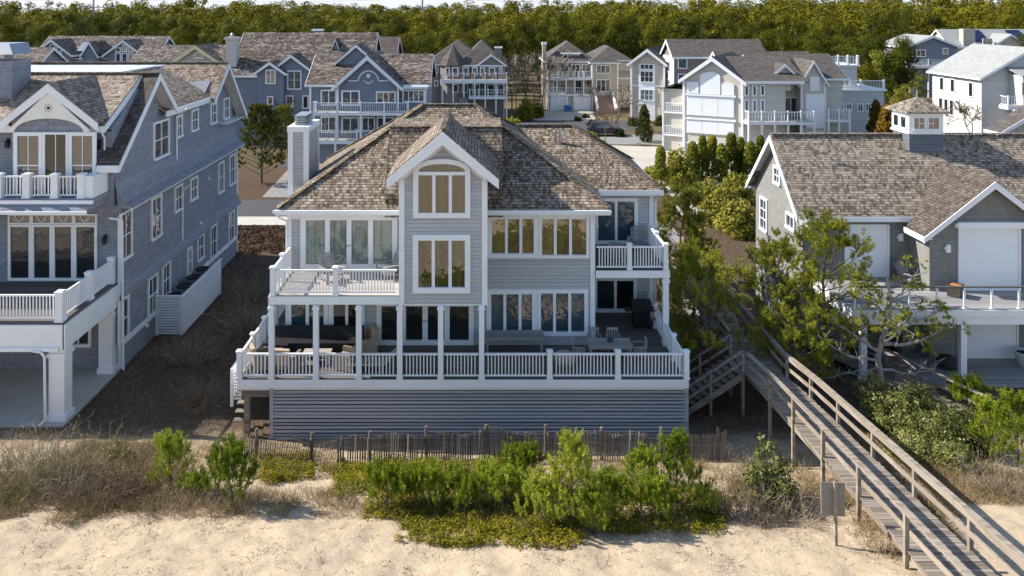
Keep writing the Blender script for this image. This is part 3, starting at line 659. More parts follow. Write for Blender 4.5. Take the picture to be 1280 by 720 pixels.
chair('grey armchair at the right end of the dining table', tx+1.2, ty, R(-90)); chair('grey armchair at the left end of the dining table', tx-1.2, ty-.05, R(80))
ot = MB(); ot.lathe([(.34,0),(.42,.08),(.44,.3),(.36,.42),(.1,.46)], (hx(706,31.6), 31.6, DZ), 16); setprops(ot.build('pouf', 'cushion_tan', smooth=True), 'pale rounded pouf left of the dining table', 'pouf')
def easy(label, x, y, rz, mat='wicker', cm='cushion_tan', group='lounge seats on the lower deck', name='lounge_chair', cat='chair', w=.8):
    t = thing(name, label, cat, (x, y, DZ), group, False, rz)
    m = MB(); m.box(-w/2+.1, w/2-.1, -.38, .38, .12, .3); m.build('frame', mat, t)
    m = MB(); m.box(-w/2+.12, w/2-.12, -.36, .3, .3, .45); m.build('seat', cm, t)
    m = MB(); m.prism([(-w/2+.1,.22,.3),(-w/2+.1,.42,.3),(-w/2+.1,.52,.92),(-w/2+.1,.36,.94)], (w-.2,0,0)); m.build('backrest', cm, t)
    for s in (-1, 1): m = MB(); m.box(s*(w/2)-.06, s*(w/2)+.06, -.4, .42, .05, .62); m.build('arm', mat, t)
    for sx in (-1, 1):
        for sy in (-1, 1): m = MB(); m.box(sx*(w/2-.14)-.03, sx*(w/2-.14)+.03, sy*.33-.03, sy*.33+.03, 0, .12); m.build('leg', mat, t)
    return t
easy('tan cushioned lounge chair at the left corner of the lower deck', -8.5, 31.3, R(120)); easy('tan cushioned lounge chair left of the coffee table on the lower deck', -7.55, 31.2, R(170))
easy('tan cushioned lounge chair right of the coffee table on the lower deck', -5.2, 31.35, R(-110)); easy('tan armchair beside the black covered sofa under the left balcony', -4.75, 32.75, R(-60), 'cushion_tan')
table('coffee_table', 'low tan coffee table in front of the black covered sofa', -6.45, 31.75, DZ, 1.1, .7, .45, 'deck_tan')
lo = thing('sun_lounger', 'pale sun lounger with raised back behind the middle railing of the lower deck', 'lounger', (-4.2, 31.1, DZ), None, False, R(-90))
m = MB(); m.box(-.32,.32,-.9,.5,.28,.36); m.build('seat', 'deck_tan', lo); m = MB(); m.bar((0,.5,.33),(0,1.05,.85),.62,.06); m.build('backrest', 'deck_tan', lo)
for sx in (-1,1):
    for yy in (-.75,.4): m = MB(); m.box(sx*.28-.03,sx*.28+.03,yy-.03,yy+.03,0,.28); m.build('leg', 'deck_tan', lo)
so = thing('covered_sofa', 'long sofa under a black weather cover below the left balcony', 'sofa', (-6.6, 32.6, DZ), None, False)
m = MB(); m.prism([(-1.9,-.45,0),(-1.9,.5,0),(-1.9,.5,.95),(-1.9,.25,1.0),(-1.9,.05,.62),(-1.9,-.42,.58)], (3.7,0,0)); m.build('cover', 'cover_black', so)
m = MB(); m.prism([(-1.95,-.7,0),(-1.1,-.7,0),(-1.1,-.7,.58),(-1.95,-.7,.66)], (0,.25,0)); m.build('seat_cover', 'cover_black', so)
gr = thing('gas_grill', 'black covered gas grill by the right railing under the porch', 'grill', (7.1, 35.3, DZ), None, False)
m = MB(); m.box(-.36,.36,-.25,.25,.14,.78); m.build('cabinet', 'cover_black', gr)
m = MB(); m.prism([(-.42,-.28,.78),(-.42,.28,.78),(-.42,.28,1.0),(-.42,.12,1.2),(-.42,-.1,1.2),(-.42,-.28,1.0)], (.84,0,0)); m.build('lid', 'black_metal', gr)
for s in (-1,1): m = MB(); m.box(s*.42,s*.72,-.22,.22,.76,.8); m.build('side_shelf', 'black_metal', gr)
for sx in (-1,1):
    for sy in (-1,1): m = MB(); m.lathe([(.04,0),(.06,.03),(.06,.1),(.03,.14)], (sx*.3, sy*.2, 0), 8); m.build('wheel', 'tyre_black', gr)
# ------------------------------------------------------------------ left house
H = House('shingle_house', 'large blue-grey shingled house at the left edge with white decks and a long side wall', 'house', (-18, 40, 0), 'shake_blue', 'roof_cedar_warm')
L = H.o; WX = -16.3
H.box(-34, WX, 36.3, 53.6, 0, 7.5)
H.box(-34, -16.55, 36.0, 53.5, 7.4, 10.95)
# flared skirts of the side wall and front
fl = MB()
for prof in ([(-16.55,8.9),(-16.48,8.4),(-16.34,7.95),(-16.08,7.62),(-15.73,7.42)], [(-16.3,4.4),(-16.26,4.0),(-16.18,3.7),(-16.02,3.46)]):
    n = len(prof); Y0, Y1 = 36.2, 53.68
    fl.shell([(x, Y0, z) for x, z in prof] + [(x, Y1, z) for x, z in prof], [(k, k+1, n+k+1, n+k) for k in range(n-1)], .07)
    q = (-16.4 if n > 4 else -16.32, prof[-1][1]-.06)
    for yy in (Y0+.02, Y1-.06):
        for k in range(n-1): fl.prism([(q[0],yy,q[1]),(prof[k][0],yy,prof[k][1]-.03),(prof[k+1][0],yy,prof[k+1][1]-.03)], (0,.04,0))
    fl.box(q[0], prof[-1][0]-.02, Y0+.03, Y1-.03, q[1]-.01, q[1]+.02)
H.part(fl, 'skirt_flare', 'shake_blue')
H.t.box(WX, WX+.06, 36.2, 53.6, 3.2, 3.42); H.t.box(WX, WX+.05, 36.25, 53.6, 1.05, 1.3); H.t.box(WX-.1, WX+.05, 36.2, 36.36, .1, 7.0); H.t.box(WX-.1, WX+.05, 53.5, 53.66, .1, 7.0)
H.t.box(WX+.5, WX+.56, 36.2, 53.66, 7.3, 7.38)
# roofs : front block (ridge along x), rear block, flat deck between, side slope
e = .1
H.w.prism([(-16.56,36.0,10.9),(-16.56,41.9,10.9),(-16.56,41.9,11.1),(-16.56,39.7,12.95),(-16.56,36.0,10.95)], (-6,0,0))
H.w.prism([(-16.56,47.3,10.9),(-16.56,53.5,10.2),(-16.56,50.6,12.8)], (-6,0,0))
H.r.shell([(-34,35.6,11.2),(-16.75,35.6,11.2),(-16.75,39.7,13.2),(-34,39.7,13.2),(-34,41.9,11.5),(-16.75,41.9,11.5)], [(0,1,2,3),(3,2,5,4)], .14)
H.r.shell([(-34,47.2,11.0),(-15.9,47.9,11.0),(-15.9,50.6,13.0),(-34,50.6,13.0),(-34,54.5,9.3),(-15.9,54.5,9.3)], [(0,1,2,3),(3,2,5,4)], .14)
H.r.shell([(-16.2,41.2,11.15),(-16.2,48.6,11.15),(-19.4,48.0,13.0),(-19.4,41.0,13.0)], [(0,1,2,3)], .1)
H.r.shell([(-15.9,39.7,13.22),(-16.72,39.7,13.22),(-16.72,41.9,11.36),(-15.9,41.9,11.36)], [(0,1,2,3)], .12)
H.part((lambda m: (m.shell([(-15.9,35.2,9.55),(-15.9,39.7,13.21),(-16.9,39.7,13.16),(-16.9,35.2,9.5)], [(0,1,2,3)], .12), m)[1])(MB()), 'roof', 'roof_cedar_dark')
fm = MB(); fm.box(-34, -19.3, 40.6, 48.9, 12.4, 12.97); H.part(fm, 'flat_roof', 'membrane')
for Y in (39.7, 50.6):
    rc = MB(); zr = 13.2 if Y < 45 else 13.0
    for i in range(90): rc.bar((-34+.2*i, Y, zr+.03), (-34+.2*i+.22, Y, zr+.045), .3, .05)
    H.part(rc, 'ridge_cap', 'roof_cedar_warm')
T = H.t
def rakex(x, y0, z0, y1, z1, w=.3): T.prism([(x,y0,z0),(x,y1,z1),(x,y1,z1-w*1.2),(x,y0,z0-w)], (.05,0,0))
rakex(-15.897,35.2,9.5,39.7,13.18); rakex(-15.897,39.7,13.18,41.9,11.32); rakex(-15.897,47.9,10.96,50.6,12.96); rakex(-15.897,50.6,12.96,54.5,9.28)
T.box(-16.85,-15.9,35.14,35.197,9.2,9.5); T.box(-34,-16.7,35.53,35.595,10.9,11.17); T.box(-16.19,-16.13,41.2,48.6,10.82,11.12); rakex(-16.745,35.6,11.15,39.6,13.1,.28)
T.box(-34,-16.8,35.6,36.0,10.98,11.03); T.box(-16.55,-15.95,50.6,54.4,9.1,9.14)
# front dormer pediment
H.r.shell([(-21.15,35.2,11.45),(-19.0,35.2,13.15),(-19.0,39.7,13.15),(-21.15,36.9,11.45),(-16.85,35.2,11.45),(-16.85,36.9,11.45)], [(0,1,2,3),(1,4,5,2)], .12)
for s in (-1, 1): T.prism([(-19,35.15,13.1),(-19+s*2.2,35.15,11.36),(-19+s*2.2,35.15,11.0),(-19,35.15,12.7)], (0,.048,0))
n = 12; arcp = [(-19+1.55*math.cos(math.pi*(1-i/n)), 35.22, 10.95+.62*math.sin(math.pi*i/n)) for i in range(n+1)]
pd = MB(); pd.prism([(-20.85,35.22,11.0)] + arcp + [(-17.15,35.22,11.0),(-19,35.22,12.75)], (0,.1,0)); pe = H.part(pd, 'pediment', 'trim_cream')
hv = MB(); hv.box(-19.06,-18.94,35.2,35.218,11.97,12.09)
for k in range(8): a_ = k*math.pi/4; hv.box(-19+.16*math.cos(a_)-.02,-19+.16*math.cos(a_)+.02,35.205,35.218,12.03+.16*math.sin(a_)-.02,12.03+.16*math.sin(a_)+.02)
hv.build('vent', 'recess', pe)
H.w.prism([(-20.7,35.35,7.4),(-17.3,35.35,7.4),(-17.3,35.35,11.5),(-19,35.35,12.75),(-20.7,35.35,11.5)], (0,.85,0))
for y0, z0, y1, z1 in ((35.2,9.5,39.7,13.12),(39.7,13.12,41.9,11.3),(47.9,10.95,50.6,12.9),(50.6,12.9,54.5,9.25)): sf = MB(); sf.prism([(-15.93,y0,z0-.16),(-15.93,y1,z1-.16),(-15.93,y1,z1-.2),(-15.93,y0,z0-.2)], (-.64,0,0)); H.part(sf, 'soffit', 'soffit')
H.finish()
# chimney with metal cap
c = MB(); c.box(-25,-22.0,37.6,39.2,9.5,13.95); co = H.part(c, 'chimney', 'shake_blue')
c = MB(); c.lathe([(.2,0),(.2,.3)], (-22.6,38.4,13.95), 8); c.prism([(-25,37.5,14.25),(-21.9,37.5,14.25),(-22.3,37.9,14.75),(-25,37.9,14.75)], (0,1.6,0)); c.build('chimney_cap', 'galv', co)
# openings of the front
def fr(Y, x0, y0, x1, y1, **k): return pxwin(L, Y, x0, y0, x1, y1, **k)
fr(35.35, 18, 165, 54, 248, nx=1, t=.16, muntx=2, ny=2, name='door', sill=False); fr(35.35, 54.3, 165, 86, 248, nx=1, t=.1, muntx=2, name='door', glass='glass_dim', sill=False); fr(35.35, 86.3, 165, 121, 248, nx=1, t=.16, muntx=2, ny=2, name='door', sill=False)
for a_, b_ in ((11, 40), (40.2, 66), (66.2, 93), (93.2, 122)):
    fr(36.3, a_, 280, b_, 350, nx=1, t=.11, glass='glass_dim', name='door', sill=False); fr(36.3, a_, 267, b_, 279.6, nx=1, t=.07, glass='glass_tan', name='transom', sill=False)
fan = MB()
for cx in (25.5, 53, 80, 107):
    x = hx(cx,36.3); z0, z1 = hz(277.5,36.3), hz(269.5,36.3)
    for s in (-1, 1): fan.bar((x,36.25,z0),(x+s*.22,36.25,z1),.03,.03); fan.bar((x-.22*s,36.25,(z0+z1)/2),(x,36.25,z0),.03,.02)
H.part(fan, 'transom_bars', 'trim')
def lampb(x, y, z): m = MB(); m.box(x-.08,x+.08,y-.03,y,z-.02,z+.2); m.box(x-.07,x+.07,y-.2,y-.03,z-.22,z+.02); m.lathe([(.03,.02),(.12,.04),(.02,.14)],(x,y-.12,z),8); H.part(m, 'wall_lamp', 'black_metal')
lampb(hx(11,36),35.97,hz(178,36)); lampb(hx(125,36),35.97,hz(180,36)); lampb(hx(132,36.3),36.27,hz(298,36.3))
fr(36.3, 82, 402, 115, 433, nx=2, t=.14, glass='glass_dim')
# side windows : measured (x0,x1 in px; top, bottom in px at the near edge)
def sw(x0, x1, yt, yb, ny=2, nx=1, t=.11, x=WX):
    ya, yb_ = -x*1000/(600-x0), -x*1000/(600-x1); ym = (ya+yb_)/2
    win(L, ('r', x), ya, yb_, hz(yb, ym), hz(yt, ym), nx=nx, ny=ny, t=t, m=.05, muntx=2 if nx == 1 else None, glass='glass')
for a_ in [(191,210.5,150,197),(219,227,144,172),(238.5,247,136,164),(262.5,270,128,155),(279,286,122,149)]: sw(*a_, x=-16.55, nx=2 if a_[0] < 200 else 1, ny=2)
for a_ in [(149,164,263,324),(188,201,245,298),(217.5,227,231,264),(237,246,221,250),(272,279,202,241),(286,293,193,231),(147,160,372,426),(184,196,344,393),(202,212,328,371),(233,239,309,344),(246,254,293,325),(262,270,281,323),(285,292,264,302)]: sw(*a_)
for pp in ([(-16.65,35.9,7.0),(-16.15,36.1,6.85),(-16.1,36.12,.1)], [(-15.85,43.3,11.0),(-16.45,43.4,10.6),(-16.45,43.4,7.9)], [(-15.85,43.6,6.8),(-16.2,43.6,6.5),(-16.22,43.6,3.4)], [(-16.9,35.7,10.9),(-16.85,35.9,10.6),(-16.85,35.92,9.4)]): dn = MB(); dn.path(pp,.05,.05,6); H.part(dn, 'downspout', 'trim')
for yy, zz in ((47.9,6.2),(46.5,3.9),(39.0,.9)): vt = MB(); vt.lathe([(.09,0),(.1,.05),(.04,.14)], (WX+.06,yy,zz), 8); H.part(vt, 'vent', 'trim')
# upper balcony with shingled apron
d = MB(); d.prism([(-34,34.5,8.0),(-34,36.2,8.0),(-34,36.2,8.2),(-34,34.5,8.2)], (17.3,0,0)); d.prism([(-34,34.1,7.72),(-34,36.2,7.72),(-34,36.2,7.98),(-34,34.4,7.98)], (17.2,0,0)); H.part(d, 'balcony_floor', 'shake_blue')
tb = MB(); tb.box(-34,-16.65,34.36,34.49,8.0,8.15); tb.box(-34,-16.75,34.02,34.09,7.64,7.76); H.part(tb, 'fascia', 'trim')
xs = [hx(p,34.8) for p in (-60,-20,1,36,71,104)]
for i, x in enumerate(xs):
    post(L, x, 34.7, 8.2, 9.2, .3)
    if i: rail(L, (xs[i-1],34.7), (x,34.7), 8.2, .95, .14, inset=.17)
m = MB(); m.box(-17.2,-16.75,34.6,36.0,8.2,9.15); H.part(m, 'balcony_wall', 'trim')
# lower deck on columns
DZL = 4.0
d = MB(); d.box(-34,-16.45,31.6,36.3,DZL-.08,DZL); H.part(d, 'deck', 'deck_brown')
b_ = MB(); b_.box(-34,-16.4,31.52,31.597,2.95,3.92); b_.box(-16.447,-16.35,31.52,36.2,2.95,3.92); b_.box(-34,-16.5,31.6,31.9,2.9,3.85); b_.box(-34,-16.6,31.45,31.515,2.9,3.05); b_.box(-34,-16.5,31.9,36.25,3.5,3.9); H.part(b_, 'fascia', 'trim')
for x, y, w in ((-16.75,31.9,.62),(-16.75,36.0,.6),(-25.5,31.9,.62)):
    c = MB(); c.box(x-w/2,x+w/2,y-w/2+.05,y+w/2+.05,.1,2.95); c.box(x-w/2-.06,x+w/2+.06,y-w/2-.01,y+w/2+.11,.08,.32); c.box(x-w/2-.06,x+w/2+.06,y-w/2-.01,y+w/2+.11,2.6,2.75); H.part(c, 'column', 'trim')
g = MB(); g.path([(-17.6,31.42,2.95),(-17.25,31.42,2.9),(-17.12,31.45,2.7),(-17.12,31.5,.2),(-17.2,31.2,.12)],.05,.05,6); H.part(g, 'downspout', 'trim')
xs = [-28,-25.6,-23.2,-20.0,-16.65]
for i, x in enumerate(xs):
    post(L, x, 31.75, DZL, DZL+1.15, .3 if i == 4 else .22)
    if i: rail(L, (xs[i-1],31.75), (x,31.75), DZL, 1.05, .13, inset=.16)
ys = [31.75, 34.1, 36.15]
for i in (1, 2): post(L, -16.65, ys[i], DZL, DZL+1.15, .28); rail(L, (-16.65,ys[i-1]), (-16.65,ys[i]), DZL, 1.05, .13, inset=.16)
p = MB(); p.box(-34,-16.3,31.3,36.3,-.1,.09); H.part(p, 'patio_slab', 'concrete')
# condenser platform with slatted screen
sc_ = MB()
z = .1
while z < 1.95: sc_.box(WX+.02,-14.92,40.06,40.1,z,z+.09); sc_.box(-14.92,-14.88,40.06,46,z,z+.09); z += .135
for x, y in ((-15.0,40.13),(-14.95,43),(-14.95,45.95),(-16.2,40.13)): sc_.box(x-.05,x+.05,y-.02,y+.06,0,1.98)
sc_.box(-14.97,-14.83,40.0,46.05,1.98,2.04); sc_.box(WX+.02,-14.97,40.02,40.14,1.98,2.04); H.part(sc_, 'slatted_screen', 'trim')
pl = MB(); pl.box(WX+.03,-14.95,40.15,46,.85,.95); H.part(pl, 'platform', 'weathered')
for i in range(4):
    y = 40.95 + 1.4*i; t = thing('air_conditioner', 'dark air conditioner condenser behind the white slatted screen', 'air conditioner', (-15.65, y, .95), 'condensers on the side platform', False)
    m = MB(); m.box(-.42,.42,-.42,.42,0,.75); m.build('casing', 'galv', t); m = MB(); m.lathe([(.40,.75),(.40,.82),(.34,.84),(.33,.79),(.06,.79),(.05,.83)], (0,0,0), 18); m.build('fan_grille', 'black_metal', t)
for i, o in enumerate([o for o in list(SC.objects) if o.name.startswith('air_conditioner')]):
    o['label'] = ['nearest dark condenser behind the slatted screen beside the shingled wall', 'second nearest dark condenser behind the slatted screen by the shingled wall', 'third dark condenser from the near end of the slatted screen', 'farthest dark condenser at the far end of the slatted screen'][i]

# ------------------------------------------------------------------ right house
H = House('shingle_house', 'tan-grey shingled house at the right with cupola, shuttered openings and a cable-railed deck', 'house', (22, 42, 0), 'shake_tan', 'roof_cedar_grey')
Q = H.o
H.gable(15.76, 44, 39.1, 45.7, 0, 6.6, 9.6, 'x', .4, .26, ends=(1, 0))
H.w.prism([(20.9,37.2,0),(26.5,37.2,0),(26.5,37.2,6.05),(23.7,37.2,8.28),(20.9,37.2,6.05)], (0,3.6,0))
BG = MB(); BG.shell([(20.45,36.8,5.93),(23.7,36.8,8.5),(23.7,41.05,8.5),(20.45,38.4,5.93),(26.95,36.8,5.93),(26.95,38.4,5.93)], [(0,1,2,3),(1,4,5,2)], .12); H.part(BG, 'roof', 'roof_cedar_dark')
for s in (-1, 1): H.t.prism([(23.7,36.75,8.46),(23.7+s*3.3,36.75,5.86),(23.7+s*3.3,36.75,5.6),(23.7,36.75,8.12)], (0,.047,0))
for y0, y1 in ((38.24,42.4),(46.56,42.4)): sf = MB(); sf.prism([(15.38,y0,5.97),(15.38,y1,9.52),(15.38,y1,9.47),(15.38,y0,5.92)], (.37,0,0)); H.part(sf, 'soffit', 'soffit')
H.t.box(20.39,20.447,36.8,38.5,5.66,5.9); H.t.box(15.3,44,38.64,38.7,6.1,6.3); H.t.box(20.5,20.9,36.9,38.6,5.74,5.78)
H.finish()
rc = MB()
for i in range(140): rc.bar((15.4+.2*i,42.4,9.78),(15.4+.2*i+.22,42.4,9.79),.26,.05)
H.part(rc, 'ridge_cap', 'roof_cedar_grey')
rp = MB(); rp.tube((18.3,41.0,8.3),(18.3,41.0,8.85),.06,.06,8); H.part(rp, 'vent_pipe', 'steel')
def lw(x0, x1, yt, yb, ny):
    ya, yb_ = 15.76*1000/(x1-600), 15.76*1000/(x0-600); ym = (ya+yb_)/2
    win(Q, ('l', 15.76), ya, yb_, hz(yb,ym), hz(yt,ym), nx=2, ny=ny, t=.12, m=.04)
lw(968,976.5,208,231,2); lw(951,960,247,289,3); lw(983.5,994.5,267,287,1)
# cupola
cu = MB(); cu.box(22.3,24.0,41.55,43.2,8.4,9.95); c0 = H.part(cu, 'cupola', 'siding_slate')
cb = MB(); cb.box(22.26,24.04,41.51,43.24,9.95,10.95); cb.box(22.2,24.1,41.45,43.3,9.9,9.98); cb.box(22.1,24.2,41.35,43.4,10.95,11.05); cb.build('cupola_wall', 'trim', c0)
cr = MB(); cr.shell([(22.0,41.25,11.07),(24.3,41.25,11.07),(24.3,43.5,11.07),(22.0,43.5,11.07),(23.15,42.38,11.75)], [(0,1,4),(1,2,4),(2,3,4),(3,0,4)], .08); cr.build('cupola_roof', 'roof_cedar_grey', c0)
fi = MB(); fi.lathe([(.05,0),(.03,.3),(.01,.4)], (23.15,42.38,11.72), 6); fi.build('finial', 'steel', c0)
for f_, u0, u1 in ((('f',41.51),22.45,23.1),(('f',41.51),23.2,23.85),(('l',22.26),41.7,42.3),(('l',22.26),42.45,43.05)): win(c0, f_, u0, u1, 10.12, 10.8, nx=2, ny=2, t=.06, m=.035, d=.05)
# roller shutters with head boxes
def rshut(Y, x0, x1, z0, z1, head=True):
    m = MB(); m.box(x0+.08,x1-.08,Y-.03,Y,z0,z1); zz = z0
    while zz < z1: m.box(x0+.08,x1-.08,Y-.036,Y-.03,zz+.01,zz+.06); zz += .07
    m.box(x0,x0+.078,Y-.08,Y,z0,z1); m.box(x1-.078,x1,Y-.08,Y,z0,z1)
    if head: m.box(x0-.12,x1+.12,Y-.26,Y,z1,z1+.28); m.box(x0-.2,x0-.12,Y-.2,Y,z1+.04,z1+.22)
    return H.part(m, 'roller_shutter', 'shutter')
ZD = 3.27
rshut(37.2, hx(1197,37.2), hx(1275,37.2), ZD+.02, hz(284,37.2)); rshut(39.1, hx(1055,39.1), hx(1111,39.1), ZD+.02, 5.85, False); rshut(37.2, hx(1196,37.2), hx(1272,37.2), .15, 2.75, False)
for x, y, z in ((hx(1125,39.1),39.1,hz(296,39.1)),(hx(1184,37.2),37.2,hz(310,37.2))): m = MB(); m.box(x-.1,x+.1,y-.12,y,z-.18,z+.18); m.box(x-.16,x-.1,y-.08,y,z-.06,z+.06); H.part(m, 'wall_lamp', 'trim')
d = MB(); d.box(16.3,44,34.95,39.1,ZD-.06,ZD); H.part(d, 'deck', 'deck_grey')
f = MB(); f.box(16.3,44,34.88,34.947,2.98,3.24); f.box(16.3,44,34.95,35.2,2.6,2.96); f.box(16.24,16.297,34.88,39,2.7,3.24); f.box(16.5,44,35.3,39,2.95,3.18); H.part(f, 'fascia', 'trim')
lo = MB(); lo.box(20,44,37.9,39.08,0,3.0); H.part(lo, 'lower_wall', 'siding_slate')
tr = MB(); tr.bar((16.35,35.02,ZD+.95),(44,35.02,ZD+.95),.12,.05); H.part(tr, 'handrail', 'deck_brown')
x = 16.4
while x < 28:
    m = MB(); m.box(x-.035,x+.035,34.98,35.05,ZD,ZD+.92); m.box(x-.08,x+.08,34.95,35.09,ZD,ZD+.03); H.part(m, 'post', 'trim'); x += 1.2
cb = MB()
for k in range(7): cb.tube((16.4,35.02,ZD+.12+.11*k),(44,35.02,ZD+.12+.11*k),.006,.006,4)
H.part(cb, 'cable', 'steel')
for x in (hx(1203,35.1), 16.8, 27.5): m = MB(); m.box(x-.13,x+.13,34.98,35.22,.12,2.6); m.box(x-.17,x+.17,34.95,35.25,.1,.22); H.part(m, 'column', 'trim')
p = MB(); p.box(18.6,44,34.6,37.9,-.1,.12); H.part(p, 'patio', 'deck_grey')
adirondack('weathered slatted chair in the recess of the cable-railed deck', hx(1139,38), 38.1, ZD, R(25))
pb = thing('planter_box', 'square dark planter box beside the large roller shutter', 'planter', (hx(1193,36.6), 36.55, ZD), None, False)
m = MB(); m.lathe([(.36,0),(.42,.5),(.42,.55),(.36,.55),(.34,.48)], (0,0,0), 4); m.build('pot', 'terracotta', pb); m = MB(); m.lathe([(.33,.46),(.3,.5),(.05,.52)], (0,0,0), 8); m.build('soil', 'orange_tile', pb)
pt = thing('flower_pot', 'large pale tapered pot under the cable-railed deck at the right edge', 'flower pot', (hx(1277,36.6), 36.4, .12), None, False)
m = MB(); m.lathe([(.28,0),(.42,.62),(.46,.7),(.40,.7),(.36,.6)], (0,0,0), 18); m.build('pot', 'basin', pt, True); m = MB(); m.lathe([(.36,.6),(.2,.64)], (0,0,0), 12); m.build('soil', 'soil', pt)
bs = thing('boulder', 'dark rounded boulder at the edge of the patio under the deck', 'boulder', (hx(1187,36.2), 36.3, .1), None, False)
m = MB(); m.lathe([(.2,0),(.46,.1),(.5,.3),(.36,.5),(.1,.58)], (0,0,0), 10); m.build('stone', 'terracotta', bs, True)
# ------------------------------------------------------------------ boardwalk over the dune
BW = thing('boardwalk', 'weathered timber boardwalk with handrails climbing over the dune at the right', 'boardwalk', (11, 24, 0))
def bwc(Y): return 11.38 + .062*(Y - 29.5) if Y < 30 else 11.41
def bwz(Y): return 3.9 - .149*(Y - 17.6) if Y < 32 else 1.755
HWd = .75
pm = MB(); Y = 13.0
while Y < 50:
    x, z = bwc(Y), bwz(Y) + rnd.uniform(-.006, .006); s = bwz(Y+.14) - bwz(Y); j = rnd.uniform(-.02, .02)
    pm.prism([(x-HWd+j,Y+.004,z),(x+HWd+j,Y+.004,z),(x+HWd+j,Y+.136,z+s),(x-HWd+j,Y+.136,z+s)], (0,0,-.04)); Y += .14
BW_d = pm.build('walking_deck', 'weathered', BW)
st = MB()
for sx in (-.6, .6): st.bar((bwc(13)+sx,13,bwz(13)-.15),(bwc(32)+sx,32,bwz(32)-.15),.08,.2); st.bar((bwc(32)+sx,32,1.6),(bwc(50)+sx,50,1.6),.08,.2)
st.build('joist', 'weathered', BW)
ysL = [13.4,16.05,18.7,21.4,24.0,26.7,29.3]; ysU = [34.2,37.2,39.8,42.4,45,47.6]
for sx in (-1, 1):
    for i, Y in enumerate(ysL + [31.7] * (sx > 0) + ysU):
        
        x = bwc(Y) + sx*(HWd+.0); z = bwz(Y); m = MB(); m.box(x-.05, x+.05, Y-.05, Y+.05, gz(x, Y)-.3, z+.86); m.build('post', 'weathered_rail', BW)
    segs = [(13.0, 31.9), (32.0 if sx > 0 else 34.1, 49)]
    for a, b in segs:
        m = MB(); n = 6
        for k in range(n):
            ya, yb = lerp(a,b,k/n), lerp(a,b,(k+1)/n)
            m.bar((bwc(ya)+sx*HWd,ya,bwz(ya)+.89),(bwc(yb)+sx*HWd,yb-.01,bwz(yb)+.89),.16,.045)
            m.bar((bwc(ya)+sx*(HWd-.06),ya,bwz(ya)+.80),(bwc(yb)+sx*(HWd-.06),yb-.01,bwz(yb)+.80),.035,.11)
            m.bar((bwc(ya)+sx*(HWd-.06),ya,bwz(ya)+.42),(bwc(yb)+sx*(HWd-.06),yb-.01,bwz(yb)+.42),.035,.13)
        m.build('handrail', 'weathered_rail', BW)
# steps down to the house at the junction
m = MB(); ng = 10
for k in range(ng): m.box(10.6-.27*k-.3, 10.6-.27*k, 32.3, 33.8, 1.72-.175*k-.05, 1.72-.175*k)
so = m.build('stair', 'weathered', BW)
m = MB()
for y in (32.25, 33.85): m = MB(); m.bar((10.62,y,1.6),(7.95,y,-.15),.06,.24); m.bar((10.6,y,2.6),(8.0,y,.9),.13,.045); m.bar((10.6,y,2.15),(8.0,y,.45),.04,.1); m.box(10.55,10.65,y-.05,y+.05,.0,2.6); m.box(7.95,8.05,y-.05,y+.05,-.1,.9); m.box(9.25,9.35,y-.05,y+.05,-.1,1.7); m.build('stair_rail', 'weathered_rail', so)
# walkway with one pale rail beside the patio of the right house
WK = thing('side_walkway', 'low timber walkway with a pale sloping rail beside the gnarled pine', 'walkway', (17, 35, 0))
m = MB(); a, b = Vector((15.8,39.5,.3)), Vector((19.6,31.2,.35)); d = (b-a).normalized()
for k in range(60): p = a + d*(.14*k); m.bar(p+Vector((.35,.2,0)), p-Vector((.6,.3,0)), .13, .04)
m.build('walking_deck', 'weathered', WK)
m = MB(); m.bar(a+Vector((.4,.25,1.0)), b+Vector((.4,.25,.75)), .16, .05); m.bar(a+Vector((.4,.25,.5)), b+Vector((.4,.25,.3)), .04, .12)
for k in range(5): p = a.lerp(b, k/4) + Vector((.4,.25,0)); m.box(p.x-.05,p.x+.05,p.y-.05,p.y+.05,-.2,1.0-.25*k/4)
m.build('handrail', 'weathered_rail', WK)
m = MB(); m.box(18.0,18.9,34.7,36.2,.12,.62); m.box(17.95,18.95,34.65,36.25,.62,.68); setprops(m.build('storage_bench', 'weathered'), 'low wooden storage bench on the patio edge beside the sloping rail', 'bench')
# sign board on one post
SG = thing('sign_board', 'weathered grey sign board on a single post beside the boardwalk', 'sign', (8.86, 19.95, gz(8.86, 19.95)), None, False, R(8))
m = MB(); m.bar((0,-.03,-.3),(-.03,-.03,1.6),.07,.07); m.build('post', 'weathered_rail', SG)
m = MB(); m.prism([(-.36,.012,.78),(.27,.012,.68),(.27,.012,1.52),(-.38,.012,1.6)], (0,.025,0)); m.build('panel', 'sign_panel', SG)
# slatted sand fence
FE = thing('sand_fence', 'leaning wooden slat sand fence strung along the foot of the dune', 'fence', (0, 28.2, 0))
fx0, fx1 = -8.5, 8.75
def fy(x): return 28.05 + .35*math.sin(x*.35+1) + (.10*(x-5) if x > 5 else 0) + (.25*(-6-x) if x < -6 else 0)
def ft(x): return .93 + .09*math.sin(x*1.5+1) + .06*math.sin(x*3.7) - (.22 if x < -7.2 else 0)
m = MB(); x = fx0; lean = 0
while x < fx1:
    lean = lean*.9 + rnd.gauss(0, .012); z0 = gz(x, fy(x)); h = ft(x) + rnd.uniform(-.04, .03); ll = lean + (.32*math.sin((x+8.5)*.5) if x < -5 else 0)
    if rnd.random() > .04: m.bar((x,fy(x),z0-.05),(x+ll*h*.8,fy(x)+rnd.uniform(-.04,.04),z0+h),.055,.016)
    x += rnd.uniform(.076, .09)
m.build('slats', 'picket_wood', FE)
